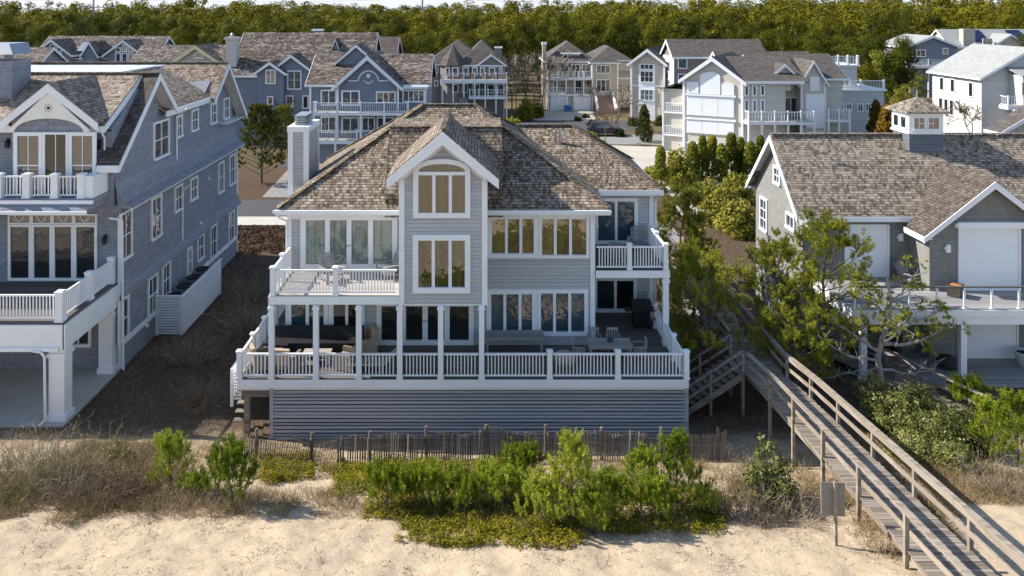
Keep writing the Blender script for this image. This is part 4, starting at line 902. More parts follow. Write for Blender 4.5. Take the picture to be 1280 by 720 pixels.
for fz in (.25, .6, .92):
    m = MB(); pts = [(fx0+.2*k, fy(fx0+.2*k)-.02, gz(fx0+.2*k, fy(fx0+.2*k))+fz*ft(fx0+.2*k)) for k in range(int((fx1-fx0)/.2))]; m.path(pts, .008, .008, 4); m.build('wire', 'steel', FE)
for px in (319,391,463,533,608,683,754,828,899):
    x = hx(px, 28.1); z0 = gz(x, fy(x)); m = MB(); m.tube((x,fy(x)+.05,z0-.3),(x+rnd.uniform(-.04,.04),fy(x)+.06,z0+1.12),.06,.055,8); m.build('post', 'picket_wood', FE)

# ------------------------------------------------------------------ parked car
CR = thing('parked_car', 'dark blue sport utility vehicle parked on the grey drive behind the bushes', 'car', (hx(757,104), 104, 0), None, False, R(2))
m = MB(); pr = [(-2.3,.35),(-2.35,.75),(-2.2,1.0),(-1.9,1.08),(1.0,1.08),(2.1,.98),(2.3,.7),(2.3,.35)]
m.prism([(x,-.9,z) for x, z in pr], (0,1.8,0)); m.build('body', 'car_paint', CR)
m = MB(); m.prism([(-2.1,-.8,1.07),(1.05,-.8,1.07),(.35,-.7,1.62),(-1.85,-.7,1.66)], (0,1.6,0)); m.build('cabin', 'glass_dim', CR)
m = MB(); m.prism([(-1.9,-.74,1.62),(.4,-.74,1.60),(.25,-.74,1.70),(-1.8,-.74,1.73)], (0,1.48,0)); m.build('car_roof', 'car_paint', CR)
for sx in (-1.4, 1.4):
    for sy in (-.92, .92):
        m = MB(); m.tube((sx,sy-.1,.34),(sx,sy+.1,.34),.34,.34,16); w = m.build('wheel', 'tyre_black', CR); m = MB(); m.tube((sx,sy-.11,.34),(sx,sy+.11,.34),.2,.2,12); m.build('rim', 'steel', w)
for sy in (-.65, .65): m = MB(); m.box(2.27,2.33,sy-.16,sy+.16,.72,.86); m.build('headlight', 'trim', CR)

# ------------------------------------------------------------------ power line
for i, (px, top) in enumerate(((117, 21.5), (528, 22.5), (923, 21.0))):
    Y = 235; x = hx(px, Y); t = thing('utility_pole', ['grey steel utility pole above the woods at the left', 'tallest grey steel utility pole above the woods with a crossarm', 'grey steel utility pole above the woods at the right'][i], 'utility pole', (x, Y, 0), 'poles of the power line', False)
    m = MB(); m.tube((0,0,0),(0,0,top),.34,.24,10); m.build('pole', 'steel', t)
    m = MB(); m.bar((-2,0,16.9),(2,0,16.9),.2,.25); m.bar((-1.4,0,19.5),(1.4,0,19.5),.2,.25); m.build('crossarm', 'steel', t)
for zz, nm in ((17.1, 'lower grey power line strung between the poles above the woods'), (19.7, 'upper grey power line strung between the poles above the woods')):
    m = MB(); pts = []
    xs = [hx(px, 235) for px in (-290, 117, 528, 923, 1340)]
    for a, b in zip(xs, xs[1:]):
        for k in range(10): f = k/10; pts.append((lerp(a,b,f), 235, zz - 1.1*4*f*(1-f)))
    m.path(pts, .045, .045, 4); setprops(m.build('power_line', 'steel'), nm, 'power line')
# ------------------------------------------------------------------ houses behind the street
def W(H, Y, *a, **k): return pxwin(H.o, Y, *a, t=k.pop('t', .14), m=k.pop('m', .09), d=k.pop('d', .12), **k)
# blue house with emblem gable
H = House('gabled_house', 'slate-blue house with white gull emblem in its gable and two white balconies', 'house', (-12, 88, 0), 'siding_blue', 'roof_mottled')
H.gable(-14.6,-8.4,82,92,2.9,8.75,11.6,'y',.5,.4,ends=(1,0)); H.gable(-17.7,-5.6,83.5,93.5,2.9,8.7,11.35,'x',.45,.3)
H.gable(-15.3,-11.4,86.5,91,9.5,10.8,12.5,'y',.35,.25,ends=(1,0)); H.box(-8.3,-5.7,82.6,84,3,8.3); H.t.box(-8.35,-5.4,82.3,83.2,8.2,8.45)
H.box(-17.5,-5.7,85,93,0,2.9); H.corner(-14.6,82,3,8.6,.2); H.corner(-8.4,82,3,8.6,.2); H.corner(-5.65,82.6,3,8.2,.2); H.corner(-17.7,83.5,3,8.5,.2)
H.finish()
for a in [(427,113,450,132),(470,114,495,129)]: W(H,82,*a,nx=2 if a[0]<450 else 3)
for a in [(427,146,449,166),(452,146,469,164),(471,146,492,164)]: W(H,82,*a,nx=2,glass='glass_blue')
W(H,82.6,503,112,531,128,nx=4,glass='glass_blue'); W(H,83.5,401,112,421,132,nx=2); W(H,83.5,401,145,421,166,nx=2)
balcony(H,-16.8,-7.2,80.4,82,6.0,'lfr',1.0,5,.3,sp=.2,posts_to=3.2); balcony(H,-16.8,-8.0,80.4,82,3.2,'lfr',1.0,5,.35,sp=.2,posts_to=0)
em = MB(); Y = 81.94; cx, cz = hx(460.5,Y), hz(101,Y); n = 14
for i in range(n): a, b = math.pi*i/n, math.pi*(i+1)/n; em.bar((cx+1.02*math.cos(a),Y,cz+1.0*math.sin(a)),(cx+1.02*math.cos(b),Y,cz+1.0*math.sin(b)),.06,.13)
for s in (-1, 1): em.bar((cx+s*1.0,Y,cz),(cx+s*2.1,Y,cz),.06,.12)
em.prism([(cx+.22*math.cos(k*.628),Y,cz+.5+.22*math.sin(k*.628)) for k in range(10)], (0,-.06,0))
for s, dx in ((-1,.0),(1,.0)): em.prism([(cx,Y-.05,cz-.22),(cx+s*.32,Y-.05,cz-.02),(cx+s*.66,Y-.05,cz+.02+.1*(s>0)),(cx+s*.3,Y-.05,cz-.14),(cx,Y-.05,cz-.36)], (0,.05,0))
H.part(em, 'emblem', 'bird_white')
# grey blue house to its left
H = House('gabled_house', 'grey-blue house with two nested front gables left of the gull emblem house', 'house', (-23, 102, 0), 'siding_blue', 'roof_mottled')
H.gable(-26.4,-23.3,94.8,99,0,9.0,10.1,'y',.4,.3,ends=(1,0)); H.gable(-24.6,-20.4,95.6,100,0,9.3,10.9,'y',.4,.3,ends=(1,0)); H.gable(-30,-13.5,97,109,0,8.6,13.3,'x',.4,.3); H.gable(-34,-28,97.5,107,0,8.4,11.2,'x',.4,.3)
H.w.box(-21.7,-20.5,103.5,104.6,11,13.6); H.t.box(-21.8,-20.4,103.4,104.7,13.6,13.8); H.gable(-18.9,-17.4,100.5,104,9,10.6,12.6,'y',.2,.2,ends=(1,0))
H.finish()
W(H,94.8,332,87,345,105,nx=2,ny=2); W(H,95.6,359,88,377,112,nx=2,ny=2); W(H,94.8,334,120,342,131,nx=1); W(H,95.6,357,119,367,134,nx=1); W(H,95.6,378,119,386,136,nx=1)
# reddish roofs behind it
H = House('gabled_house', 'house with reddish brown shake roof and a small fan-window gable behind the gull emblem house', 'house', (-20, 125, 0), 'siding_blue', 'roof_cedar_dark')
H.gable(-26,-13,120,131,0,9,12.0,'x',.4,.3); H.gable(-18.9,-15.5,118.8,124,0,9.7,11.6,'y',.4,.35,ends=(1,0)); H.w.box(-23,-22.2,124.6,125.4,11,12.9); H.finish()
W(H,118.8,455,58,464,66,nx=1)
# beige house with chimney
H = House('gabled_house', 'beige house with yellow trimmed gable, half round window and tall pale chimney', 'house', (-36, 105, 0), 'siding_beige', 'roof_mottled', 'trim_yellow')
H.gable(-44,-30,100.5,110,0,9.1,11.6,'x',.4,.3); H.gable(-37.8,-32.1,98.6,106,0,9.9,11.9,'y',.5,.4,ends=(1,0)); H.finish()
c = MB(); c.box(-31.1,-29.8,97.8,99.2,0,13.0); c.box(-31.25,-29.65,97.65,99.35,12.7,12.95); co = H.part(c, 'chimney', 'siding_pale'); c = MB(); c.lathe([(.25,0),(.3,.25),(.1,.5)],(-30.5,98.5,13.0),8); c.build('chimney_cap', 'galv', co)
g = MB(); cx, cz, Y = hx(250,99), hz(72.5,98.6), 98.55
g.prism([(cx+.55*math.cos(math.pi*i/10),Y,cz+.62*math.sin(math.pi*i/10)) for i in range(11)], (0,.04,0)); gw = MB()
for i in range(10): a, b = math.pi*i/10, math.pi*(i+1)/10; gw.bar((cx+.65*math.cos(a),Y-.03,cz+.72*math.sin(a)),(cx+.65*math.cos(b),Y-.03,cz+.72*math.sin(b)),.1,.2)
gw.bar((cx-.75,Y-.03,cz),(cx+.75,Y-.03,cz),.1,.2); go = H.part(gw, 'window', 'trim_cream'); g.build('pane', 'glass', go)
balcony(H,-30,-27.2,100,104,5.2,'fr',1.0,3,.3,sp=.22); m = MB(); m.box(-29.95,-29.9,101,102.6,5.3,7.6); H.part(m, 'door', 'trim')
# far left houses
H = House('gabled_house', 'far house with two glazed white gables and a skylight in its mottled roof', 'house', (-60, 127, 0), 'siding_blue', 'roof_mottled')
H.gable(-69,-50.5,124,134,0,9.0,12.0,'x',.4,.3); H.gable(-68.2,-62.7,122.5,128,0,9.6,11.7,'y',.45,.3,ends=(1,0)); H.gable(-57.2,-51.8,122.5,128,0,9.6,11.6,'y',.45,.3,ends=(1,0)); H.gable(-60.6,-58.4,122,127,0,9.6,11.4,'y',.3,.3,ends=(1,0)); H.finish()
for x0, x1 in ((53,79),(144,168)):
    c = (x0+x1)/2
    for k in range(-1, 2): W(H,122.5,c+k*8.2-3.6,66,c+k*8.2+3.6,78,nx=1); W(H,122.5,c+k*8.2-3.6,(55 if k==0 else 59),c+k*8.2+3.6,65,nx=1)
W(H,124,92,68,108,77,nx=2,glass='glass_blue'); m = MB(); m.prism([(-63,124.9,9.7),(-61.6,124.9,9.7),(-61.6,127,11.0),(-63,127,11.0)],(0,-.1,.2)); H.part(m, 'skylight', 'galv')
H = House('gabled_house', 'far mottled roof with a white rake edge beside the shingled chimney', 'house', (-66, 112, 0), 'siding_blue', 'roof_mottled')
H.gable(-76,-60.6,108,118,0,8.2,10.9,'x',.4,.3); H.finish()
win(H.o,('r',-60.6),111,114,6,8,nx=3)
# turret house
H = House('turret_house', 'grey house with conical turret roof and two balconies in front of the woods', 'house', (-2, 125, 0), 'siding_taupe', 'roof_asphalt')
H.hip(-8,1,121,133,0,8.1,.72,.4); H.hip(-3,3.6,120,132,0,8.1,.95,.4); H.gable(-.2,3.6,119.6,124,5.5,8.2,9.6,'y',.3,.25,ends=(1,0))
n = 8; ring = [(-4.1+2.35*math.cos(2*math.pi*(i+.5)/n), 121+2.35*math.sin(2*math.pi*(i+.5)/n), 8.05) for i in range(n)]
H.r.shell(ring + [(-4.1,121,11.1)], [(i,(i+1)%n,n) for i in range(n)], .1); H.w.prism([(x*.87-4.1*.13,y*.87+121*.13,0) for x, y, z in ring], (0,0,8.0))
H.w.box(2.3,3.3,121,122,8,10.6); H.t.box(2.2,3.4,120.9,122.1,10.5,10.7); H.corner(-8,121,0,8); H.corner(3.6,120,0,8); H.finish()
for x0, x1 in ((557,562),(565,573),(578,586),(590,597),(600,606),(611,619),(624,628)): W(H,118.9 if x0 < 575 else 119.55,x0,84,x1,95,nx=1)
for x0, x1 in ((565,573),(577,585),(590,600),(609,618),(622,630)): W(H,118.9 if x0 < 575 else 119.55,x0,105,x1,116,nx=1,glass='glass_dim')
for x0, x1 in ((543,548),): W(H,121,x0,84,x1,92,nx=1); W(H,121,x0,100,x1,108,nx=1)
balcony(H,-5.6,4,117.6,119.6,6.0,'lfr',1.0,7,.5,sp=.3,posts_to=0); balcony(H,-1.6,4,117.6,119.6,3.6,'lfr',1.0,5,.4,sp=.3)
for i, c in enumerate((-4,-2.6,-1.1,.6,1.9,3.1)): m = MB(); m.box(c-.2,c+.2,118.6,119,6.0,6.45); m.box(c-.2,c+.2,118.9,119,6.45,6.9); setprops(m.build('balcony_chair', 'orange_tile'), 'small orange chair on the upper balcony of the turret house', 'chair', 'chairs on the turret house balcony')
m = MB()
for k in range(14): m.box(-3,-1.8,114.4+.23*k,114.7+.23*k,.1+.24*k,.34+.24*k)
H.part(m, 'stair', 'siding_blue')
# house with garages
H = House('garage_house', 'beige three storey house with two white garage doors and stacked balconies', 'house', (17, 138, 0), 'siding_beige', 'roof_asphalt')
H.box(11,18.3,129.9,132,0,2.6); H.hip(11,18.8,132,143,0,7.9,.72,.4); H.hip(18.2,22.4,130.4,141,0,7.8,.65,.4); H.hip(19,25,133.5,145,0,8.0,.62,.4)
H.w.box(13.7,16.4,132.6,136,7.9,9.0); H.t.box(13.3,16.8,132.3,136,9.0,9.15); H.w.box(10.4,11.0,133,134,0,10.6); H.t.box(10.3,11.1,132.9,134.1,10.5,10.9); H.t.box(10.9,25.1,131.9,131.99,4.9,5.1); H.corner(11,132,0,7.8,.25); H.corner(18.3,130.4,0,7.7,.25); H.corner(22.4,130.4,0,7.7,.25); H.finish()
W(H,132.6,704,68,724,75,nx=4,t=.1,glass='glass_dim')
for x0 in (688,700,714,727): W(H,132,x0,80,x0+11,95,nx=2,glass='glass_dim')
W(H,132,691,100,709,115,nx=2,glass='glass_curtain'); W(H,132,716,100,738,115,nx=2,glass='glass_dim')
W(H,130.4,745,81,763,92,nx=3,glass='glass_dim'); W(H,130.4,745,99,763,115,nx=3,glass='glass_dim',name='door',sill=False); W(H,133.5,772,79,789,88,nx=3); W(H,133.5,772,96,789,106,nx=3); W(H,133.5,771,113,784,124,nx=2,glass='shutter')
for x0, x1 in ((687,709),(715,737.5)):
    m = MB(); m.box(hx(x0,131),hx(x1,131),129.7,129.87,.02,2.3)
    for k in range(4): m.box(hx(x0,131)+.05,hx(x1,131)-.05,129.67,129.7,.1+.55*k,.56+.55*k)
    H.part(m, 'garage_door', 'trim')
balcony(H,11,18.3,129.6,132,5.3,'lfr',1.05,6,.35,sp=.3,posts_to=0); balcony(H,11,18.3,129.6,132,2.7,'lfr',1.05,6,.35,sp=.3)
for i in range(7): m = MB(); m.box(11.7+.85*i,12.1+.85*i,131,131.4,5.3,5.75); m.box(11.7+.85*i,12.1+.85*i,131.3,131.4,5.75,6.3); setprops(m.build('balcony_chair', 'trim_cream'), 'small cream chair on the upper balcony of the garage house', 'chair', 'chairs on the garage house balcony')
m = MB()
for k in range(12): m.box(18.7,21.4,126.4+.33*k,126.75+.33*k,.0+.2*k,.2+.2*k)
so = H.part(m, 'stair', 'brick_walk')
for s in (18.6,21.5): m = MB(); m.bar((s,126.2,.6),(s,130.3,3.2),.3,.7); m.build('stair_wall', 'trim', so)
m = MB(); m.prism([(13.6,128.2,0),(14.6,128.2,0),(14.6,128.2,.75),(13.6,128.2,.95)],(0,.7,0)); m.box(13.55,14.65,128.15,128.95,.92,.98); setprops(m.build('rubbish_bin', 'blue_bin'), 'blue rubbish bin in front of the white garage doors', 'bin')
# narrow gabled house
H = House('gabled_house', 'narrow pale gabled house with stacked square windows right of the garages', 'house', (25, 122, 0), 'siding_beige', 'roof_asphalt')
CUR = Matrix.Translation((22.5,119,0)) @ Matrix.Rotation(R(-20),4,'Z')
H.gable(0,4.8,0,12,0,8.6,10.5,'y',.5,.4,ends=(1,0)); H.t.box(1.1,3.5,-.05,-.003,0,8.3); H.corner(0,0,0,8.4,.3); H.corner(4.8,0,0,8.4,.3); H.t.box(0,4.8,-.03,-.003,5.0,5.2); H.finish()
for z0, z1, ny in ((7.5,8.35,1),(5.6,7.3,2),(2.9,4.6,2)): win(H.o,('f',-.05),1.3,3.3,z0,z1,nx=3,ny=ny,t=.12,m=.08,glass='glass_curtain' if z0 < 3 else 'glass')
CUR = Matrix.Identity(4)
m = MB()
for k in range(10): m.box(26.2+.22*k,26.6+.22*k,112.5,114.3,.2*k,.2+.2*k)
so = H.part(m, 'stair', 'trim')
for y in (112.4,114.4): m = MB(); m.bar((26.2,y,1.0),(28.6,y,3.0),.12,.12); m.bar((26.2,y,.5),(28.6,y,2.5),.1,.1); m.build('stair_rail', 'trim', so)
# tall dark house
H = House('gabled_house', 'tall dark taupe house with pale end wall and long brown roof', 'house', (33, 118, 0), 'siding_taupe', 'roof_asphalt')
H.gable(27.7,41,114,121,0,9.8,11.9,'x',.4,.4,ends=(1,0)); H.gable(33,46,108,116,0,8,10.4,'x',.4,.3,ends=(1,0)); H.t.box(27.6,27.695,114,121,0,9.6); H.finish()
W(H,114,847,69,859,86,nx=1,glass='glass_blue'); W(H,114,847,92,857,103,nx=1,glass='glass_blue')
for z in (2,4.6,7.2): win(H.o,('l',27.6),116,119,z,z+1.6,nx=3,ny=2,t=.12,m=.07)
# big pale house with white shutters
H = House('shuttered_house', 'large pale house with white storm shutters and arched gable behind the hedge', 'house', (32, 94, 0), 'siding_pale', 'roof_asphalt')
H.gable(31.3,41,90.5,100,0,8.7,11.0,'x',.4,.3,ends=(0,1)); H.w.prism([(28.9,88,0),(33.6,88,0),(33.6,92,0),(28.9,92,0)],(0,0,8.4)); H.gable(35.7,38.4,89,95,0,8.4,10.6,'y',.3,.3,ends=(1,0)); H.gable(33.0,35.2,89.7,94,7.6,9.2,10.2,'y',.3,.3,ends=(1,0))
H.r.shell([(28.8,87.6,8.5),(36,87.6,8.5),(36,94,10.9),(28.8,94,10.9)],[(0,1,2,3)],.1); H.t.box(28.8,35.5,87.5,87.6,8.2,8.5); H.corner(35.75,89,0,8.3,.2); H.corner(38.35,89,0,8.3,.2)
CUR = Matrix.Translation((28.9,88,0)) @ Matrix.Rotation(R(-28),4,'Z')
H.gable(-6.5,0,0,12,0,8.6,11.0,'y',.45,.4,ends=(1,0)); H.box(-9.0,-6.5,.8,7,0,7.2); H.r.shell([(-9.3,.4,7.2),(-6.45,.4,8.4),(-6.45,7.5,8.4),(-9.3,7.5,7.2)],[(0,1,2,3)],.1); H.corner(-6.45,.02,0,8.4,.25); H.corner(-.05,.02,0,8.4,.25); H.t.box(-6.5,0,-.05,-.003,1.2,1.35)
m = MB()
def pan(u0,u1,z0,z1,arch=0):
    if arch: m.prism([(u0,-.12,z0),(u1,-.12,z0),(u1,-.12,z1)]+[((u0+u1)/2+(u1-u0)/2*math.cos(math.pi*i/8),-.12,z1+arch*math.sin(math.pi*i/8)) for i in range(1,8)]+[(u0,-.12,z1)],(0,.11,0))
    else:
        m.box(u0,u1,-.12,-.01,z0,z1); n = 3
        for k in range(n): m.box(lerp(u0,u1,k/n)+.04,lerp(u0,u1,(k+1)/n)-.04,-.14,-.121,z0+.05,z1-.05)
pan(-6.1,-.9,4.4,6.6); pan(-6.1,-.9,2.4,3.9); pan(-4.6,-2.4,6.9,8.9,.5); pan(-6.1,-4.75,6.9,8.2); pan(-2.25,-.9,6.9,8.0,.25)
m.box(-6.2,-.7,-.25,-.02,6.65,6.85); m.box(-6.2,-.7,-.22,-.02,3.95,4.15); H.part(m, 'storm_shutter', 'shutter')
m = MB()
for zz in (2.0,4.6):
    m.box(-9.1,-6.7,.6,.66,zz+.95,zz+1.02); m.box(-9.1,-6.7,.6,.66,zz+.1,zz+.16)
    for k in range(12): m.box(-9.05+.2*k,-9.0+.2*k,.6,.65,zz+.1,zz+1)
    m.box(-9.1,-6.6,.55,.78,zz-.2,zz)
m.box(-9.1,-8.95,.55,.75,0,7.1); m.box(-6.75,-6.6,.55,.75,0,7.1); H.part(m, 'railing', 'trim')
CUR = Matrix.Identity(4)
H.finish()
for x0, x1 in ((930,936),(940,946),(950,956)): W(H,88,x0,106,x1,120,nx=1,glass='glass_dim'); W(H,88,x0,124,x1,140,nx=1,glass='glass_blue')
W(H,90.5,962,121,998,141,nx=4,glass='glass_dim')
m = MB(); m.box(hx(1007,89),hx(1030,89),88.9,88.99,3.2,7.0); m.box(hx(1012,89),hx(1024,89),88.9,88.99,7.3,8.9); m.box(hx(973,89.7),hx(988,89.7),89.55,89.69,7.3,9.0); m.box(hx(1007,89),hx(1030,89),88.9,88.99,.6,2.8); H.part(m, 'storm_shutter', 'shutter')
balcony(H,29,36.2,86.4,90.4,4.2,'lfr',1.1,6,.3,sp=.25,posts_to=0); balcony(H,29,36.2,86.4,90.4,1.5,'fr',1.0,6,.3,sp=.25); balcony(H,38.5,41,88.5,91,4.2,'fr',1.1,3,.3,sp=.25,posts_to=0)
# white deck house behind
H = House('deck_house', 'white flat-roofed deck house with roof terrace railings behind the shuttered house', 'house', (46, 104, 0), 'siding_white', 'roof_asphalt')
H.box(42,50.5,100,108,0,6.2); H.box(44,47.6,101,106,6.2,9.2); H.t.box(41.8,50.8,99.8,108.2,6.2,6.4); H.t.box(43.8,47.9,100.7,106.2,9.2,9.4); H.finish()
for x0 in (1047,1057,1071,1081): W(H,100,x0,129,x0+8,140,nx=2,glass='glass_dim')
W(H,101,1048,98,1062,108,nx=2,glass='glass_dim')
for (a, b, z) in (((42,100.1),(50.5,100.1),6.4),((44,101),(47.7,101),9.4)):
    rail(H.o,a,b,z,1.1,.2)
    for k in range(4): post(H.o,lerp(a[0],b[0],k/3),a[1],z,z+1.15,.22)
# blue house at the right
H = House('gabled_house', 'blue gabled house with white balcony among the pines at the right', 'house', (82, 155, 0), 'siding_blue', 'roof_asphalt_light')
H.gable(80,89.5,150,160,0,9.5,11.4,'y',.5,.35,ends=(1,0)); H.finish(); W(H,150,1139,62,1157,71,nx=3,glass='glass_dim'); W(H,150,1178,60,1185,68,nx=1)
balcony(H,79.5,90,148,150,6.0,'fl',1.1,4,.5,sp=.35,posts_to=0)
# solar roof house
H = House('gabled_house', 'far pale house with dark solar panels on its roof and an arched gable window', 'house', (110, 172, 0), 'siding_beige', 'roof_asphalt_light')
H.gable(99,124,168,178,0,8.6,12.0,'x',.4,.3); H.gable(106,114,166,172,0,8.6,11.2,'y',.4,.35,ends=(1,0)); H.w.box(101.5,104,168,169.5,5,12.3); H.finish()
for a, b in ((104.6,107.5),(113,116),(117.5,121)): m = MB(); m.prism([(a,168.8,9.45),(b,168.8,9.45),(b,172.4,11.9),(a,172.4,11.9)],(0,-.06,.08)); H.part(m, 'solar_panel', 'solar')
W(H,166,1228,48,1240,57,nx=2); W(H,166,1218,53,1226,57,nx=1); W(H,166,1242,53,1250,57,nx=1); W(H,168,1256,53,1266,58,nx=2)
# white house at the right edge
H = House('white_house', 'big white stucco house with pale grey roof and slim windows at the right edge', 'house', (66, 102, 0), 'siding_white', 'roof_asphalt_light')
H.gable(60.5,72,96.5,107,0,8.3,11.7,'y',.5,.3,ends=(1,1)); H.box(63.8,75,94,97,0,8.6); H.r.shell([(63.4,93.5,8.6),(76,93.5,8.6),(76,97.5,9.7),(63.4,97.5,9.7)],[(0,1,2,3)],.12); H.finish()
for y0, z0, z1 in ((104.8,5.8,7.5),(102.4,5.8,7.5),(98.6,5.6,7.4),(105,2.8,4.8),(103.8,2.8,4.8),(102.6,2.8,4.8),(100.6,3.2,4.2),(99.6,3.2,4.2)): win(H.o,('l',60.5),y0-.5,y0+.4,z0,z1,nx=1,t=.08,glass='glass_dim')
W(H,94,1276,102,1296,120,nx=2); W(H,94,1276,134,1296,150,nx=2,glass='glass_dim')
balcony(H,61,76,92.4,94,5.2,'lf',1.1,7,.4,sp=.3)
# near gable at the right edge
H = House('gabled_house', 'pale gabled house end with white rake just above the right ridge', 'house', (43, 62, 0), 'siding_beige', 'roof_asphalt')
H.gable(39.2,47.6,60,61.4,0,7.4,9.9,'y',.5,.3,ends=(1,0)); H.finish(); W(H,60,1280,170,1300,190,nx=2)
# ------------------------------------------------------------------ plants
def unit(a): return a / np.maximum(np.linalg.norm(a, axis=-1, keepdims=True), 1e-9)
def needles(P, D, k, length, width, bias=.9, g=rng):
    """k thin pointed needles leaving every shoot tip"""
    n = len(P); B = np.repeat(P, k, 0); d = unit(np.repeat(D, k, 0)*bias + unit(g.normal(size=(n*k, 3))))
    s = unit(np.cross(d, g.normal(size=(n*k, 3)))) * (width/2); L = length * g.uniform(.6, 1.15, (n*k, 1))
    V = np.stack([B - s, B + s, B + d*L], 1).reshape(-1, 3); return V, np.arange(n*k*3).reshape(-1, 3)
def leaves(C, Rd, k, size, aspect=.6, up=.3, g=rng, shell=.5):
    """k small leaf faces spread through the volume round every centre"""
    n = len(C); B = np.repeat(C, k, 0); u = unit(g.normal(size=(n*k, 3))); r = g.uniform(shell, 1, (n*k, 1))**.6
    rad = np.repeat(np.broadcast_to(np.asarray(Rd, float).reshape(n, -1) if np.ndim(Rd) else np.full((n, 1), Rd), (n, 3 if np.ndim(Rd) > 1 else 1)), k, 0)
    p = B + u*r*rad; nn = unit(u*1.0 + g.normal(size=(n*k, 3))*.45 + np.array([0, 0, up])); a = unit(np.cross(nn, g.normal(size=(n*k, 3)))); b = np.cross(nn, a)
    s = size * g.uniform(.6, 1.3, (n*k, 1)); a = a*s*.5; b = b*s*.5*aspect
    V = np.stack([p - a, p - b, p + a, p + b], 1).reshape(-1, 3); return V, np.arange(n*k*4).reshape(-1, 4)
def pine_skeleton(g, H, Rm, whorls, per, h0=.12, rise=.35, prof=None, sub=4, lean=.0, r0=.09, droop=0, lite=False, skip=0, kmin=3):
    tr = MB(); P = []; D = []
    n = 8; off = g.normal(size=(n+1, 2)) * lean; off[0] = 0; off = np.cumsum(off, 0)
    axis_ = [(off[i, 0], off[i, 1], H*i/n*.97) for i in range(n+1)]
    tr.path(axis_, r0, r0*.15, 7)
    def at(t):
        f = min(n - 1e-6, t*n); i = int(f); a, b = axis_[i], axis_[i+1]; return np.array(a)*(1-f+i) + np.array(b)*(f-i)
    for w in range(whorls):
        t = h0 + (1-h0)*(w + g.uniform(-.25, .25))/whorls; t = min(.99, max(h0*.8, t))
        L0 = Rm * (prof(t) if prof else (1-t)**.8)
        for b in range(per):
            az = 2*math.pi*(b/per) + w*1.9 + g.uniform(-.4, .4); L = L0*g.uniform(.65, 1.15)
            if L < .05 or g.random() < skip: continue
            d = np.array([math.cos(az), math.sin(az), rise + .5*t + g.uniform(-.15, .15)]); d /= np.linalg.norm(d); p0 = at(t); pts = [p0]
            m = 4
            for k in range(m): d = d + np.array([g.normal()*.1, g.normal()*.1, .12 - droop]); d /= np.linalg.norm(d); pts.append(pts[-1] + d*L/m)
            tr.path([tuple(q) for q in pts], r0*.38*(1-t*.6), r0*.07, 4)
            for k in range(kmin if lite else 2, m+1):
                q = pts[k]; ns = sub if k > 2 else max(1, sub//2)
                for s in range(ns):
                    dd = unit(d*.6 + g.normal(size=3)*.7 + np.array([0, 0, .45])); l = L*g.uniform(.08, .24); e = q + dd*l
                    if l > .12 and g.random() < .4: tr.tube(tuple(q), tuple(e), r0*.06, r0*.04, 3, False)
                    P.append(e); D.append(dd)
                    if not lite: P.append(q + dd*l*.5); D.append(dd)
            P.append(pts[-1]); D.append(d)
    for k in range(6): P.append(at(.985 - k*.03)); D.append(np.array([0, 0, 1.0]))
    return tr, np.array(P), np.array(D)
def tree(name, label, cat, trunk, crown, loc, group=None, rz=0, s=1.0, tm='bark', cn='crown', tn='trunk'):
    t = thing(name, label, cat, loc, group, False, rz); t.scale = s if hasattr(s, '__len__') else (s, s, s)
    tr = trunk if isinstance(trunk, bpy.types.Mesh) else trunk.mesh(tn, tm)
    link(tn, tr, t); link(cn, crown, t); return t
def G(x, y): return gz(x, y)
# --- young pines of the dune
def shoots(P, D, k, L, nl, w, g):
    n = len(P); t = g.random((n*k, 1)); d = unit(np.repeat(D, k, 0)); B = np.repeat(P, k, 0) + d*t*np.repeat(L*g.uniform(.6, 1.2, (n, 1)), k, 0); dd = unit(d*.75 + unit(np.cross(d, g.normal(size=(n*k, 3))))); s = unit(np.cross(dd, g.normal(size=(n*k, 3))))*w/2; l = nl*g.uniform(.7, 1.15, (n*k, 1))
    return np.stack([B - s, B + s, B + dd*l], 1).reshape(-1, 3), np.arange(n*k*3).reshape(-1, 3)
def young(seed, H, Rm, whorls, nt=60):
    g = np.random.default_rng(seed); tr, P, D = pine_skeleton(g, H, Rm, whorls, 6, .02, .65, lambda t: (1-t)**.6*1.0+.05, 3, .02, .035, 0, True, .08, 2)
    V, F = shoots(P, D*.6+np.array([0,0,.75]), nt, .27, .09, .015, g); return tr.mesh('trunk', 'bark'), mesh_np('crown', V, F, 'leaf_young')
YP = [young(1, 2.4, 1.15, 8), young(2, 2.0, 1.1, 7), young(3, 1.35, 1.0, 6), young(4, 1.0, .9, 5)]
def yp(i, px, Y, s, label, rz=0, dz=-.05):
    x = hx(px, Y); tr, cr = YP[i]; tree('young_pine', label, 'pine', tr, cr, (x, Y, G(x, Y)+dz), 'young pines on the dune', rz, s)
yp(0, 714, 20.9, .94, 'tallest bright green young pine on the dune, right of centre')
yp(0, 846, 22.0, .86, 'bright green young pine with a tall leader below the right end of the deck', 2.0)
yp(1, 800, 22.0, .80, 'broad bright green young pine just left of the pine with the tall leader', 1.0)
yp(3, 484, 22.0, 1.0, 'dark green young pine at the left end of the central green thicket', 2.4)
yp(2, 540, 22.2, .78, 'low young pine in the middle of the green thicket before the fence', .5)
yp(3, 575, 21.9, .95, 'bushy young pine beside the grey twigs in the green thicket', 1.7)
yp(2, 605, 22.4, .74, 'low pale young pine right of the bushy one in the green thicket', 4.4)
yp(3, 630, 21.9, .95, 'small young pine at the right of the green thicket near the fence', 2.7)
yp(3, 512, 22.5, .85, 'low young pine second from the left end of the green thicket', 3.6)
yp(3, 650, 23.6, 1.05, 'thin upright young pine touching the slat fence', 3.3)
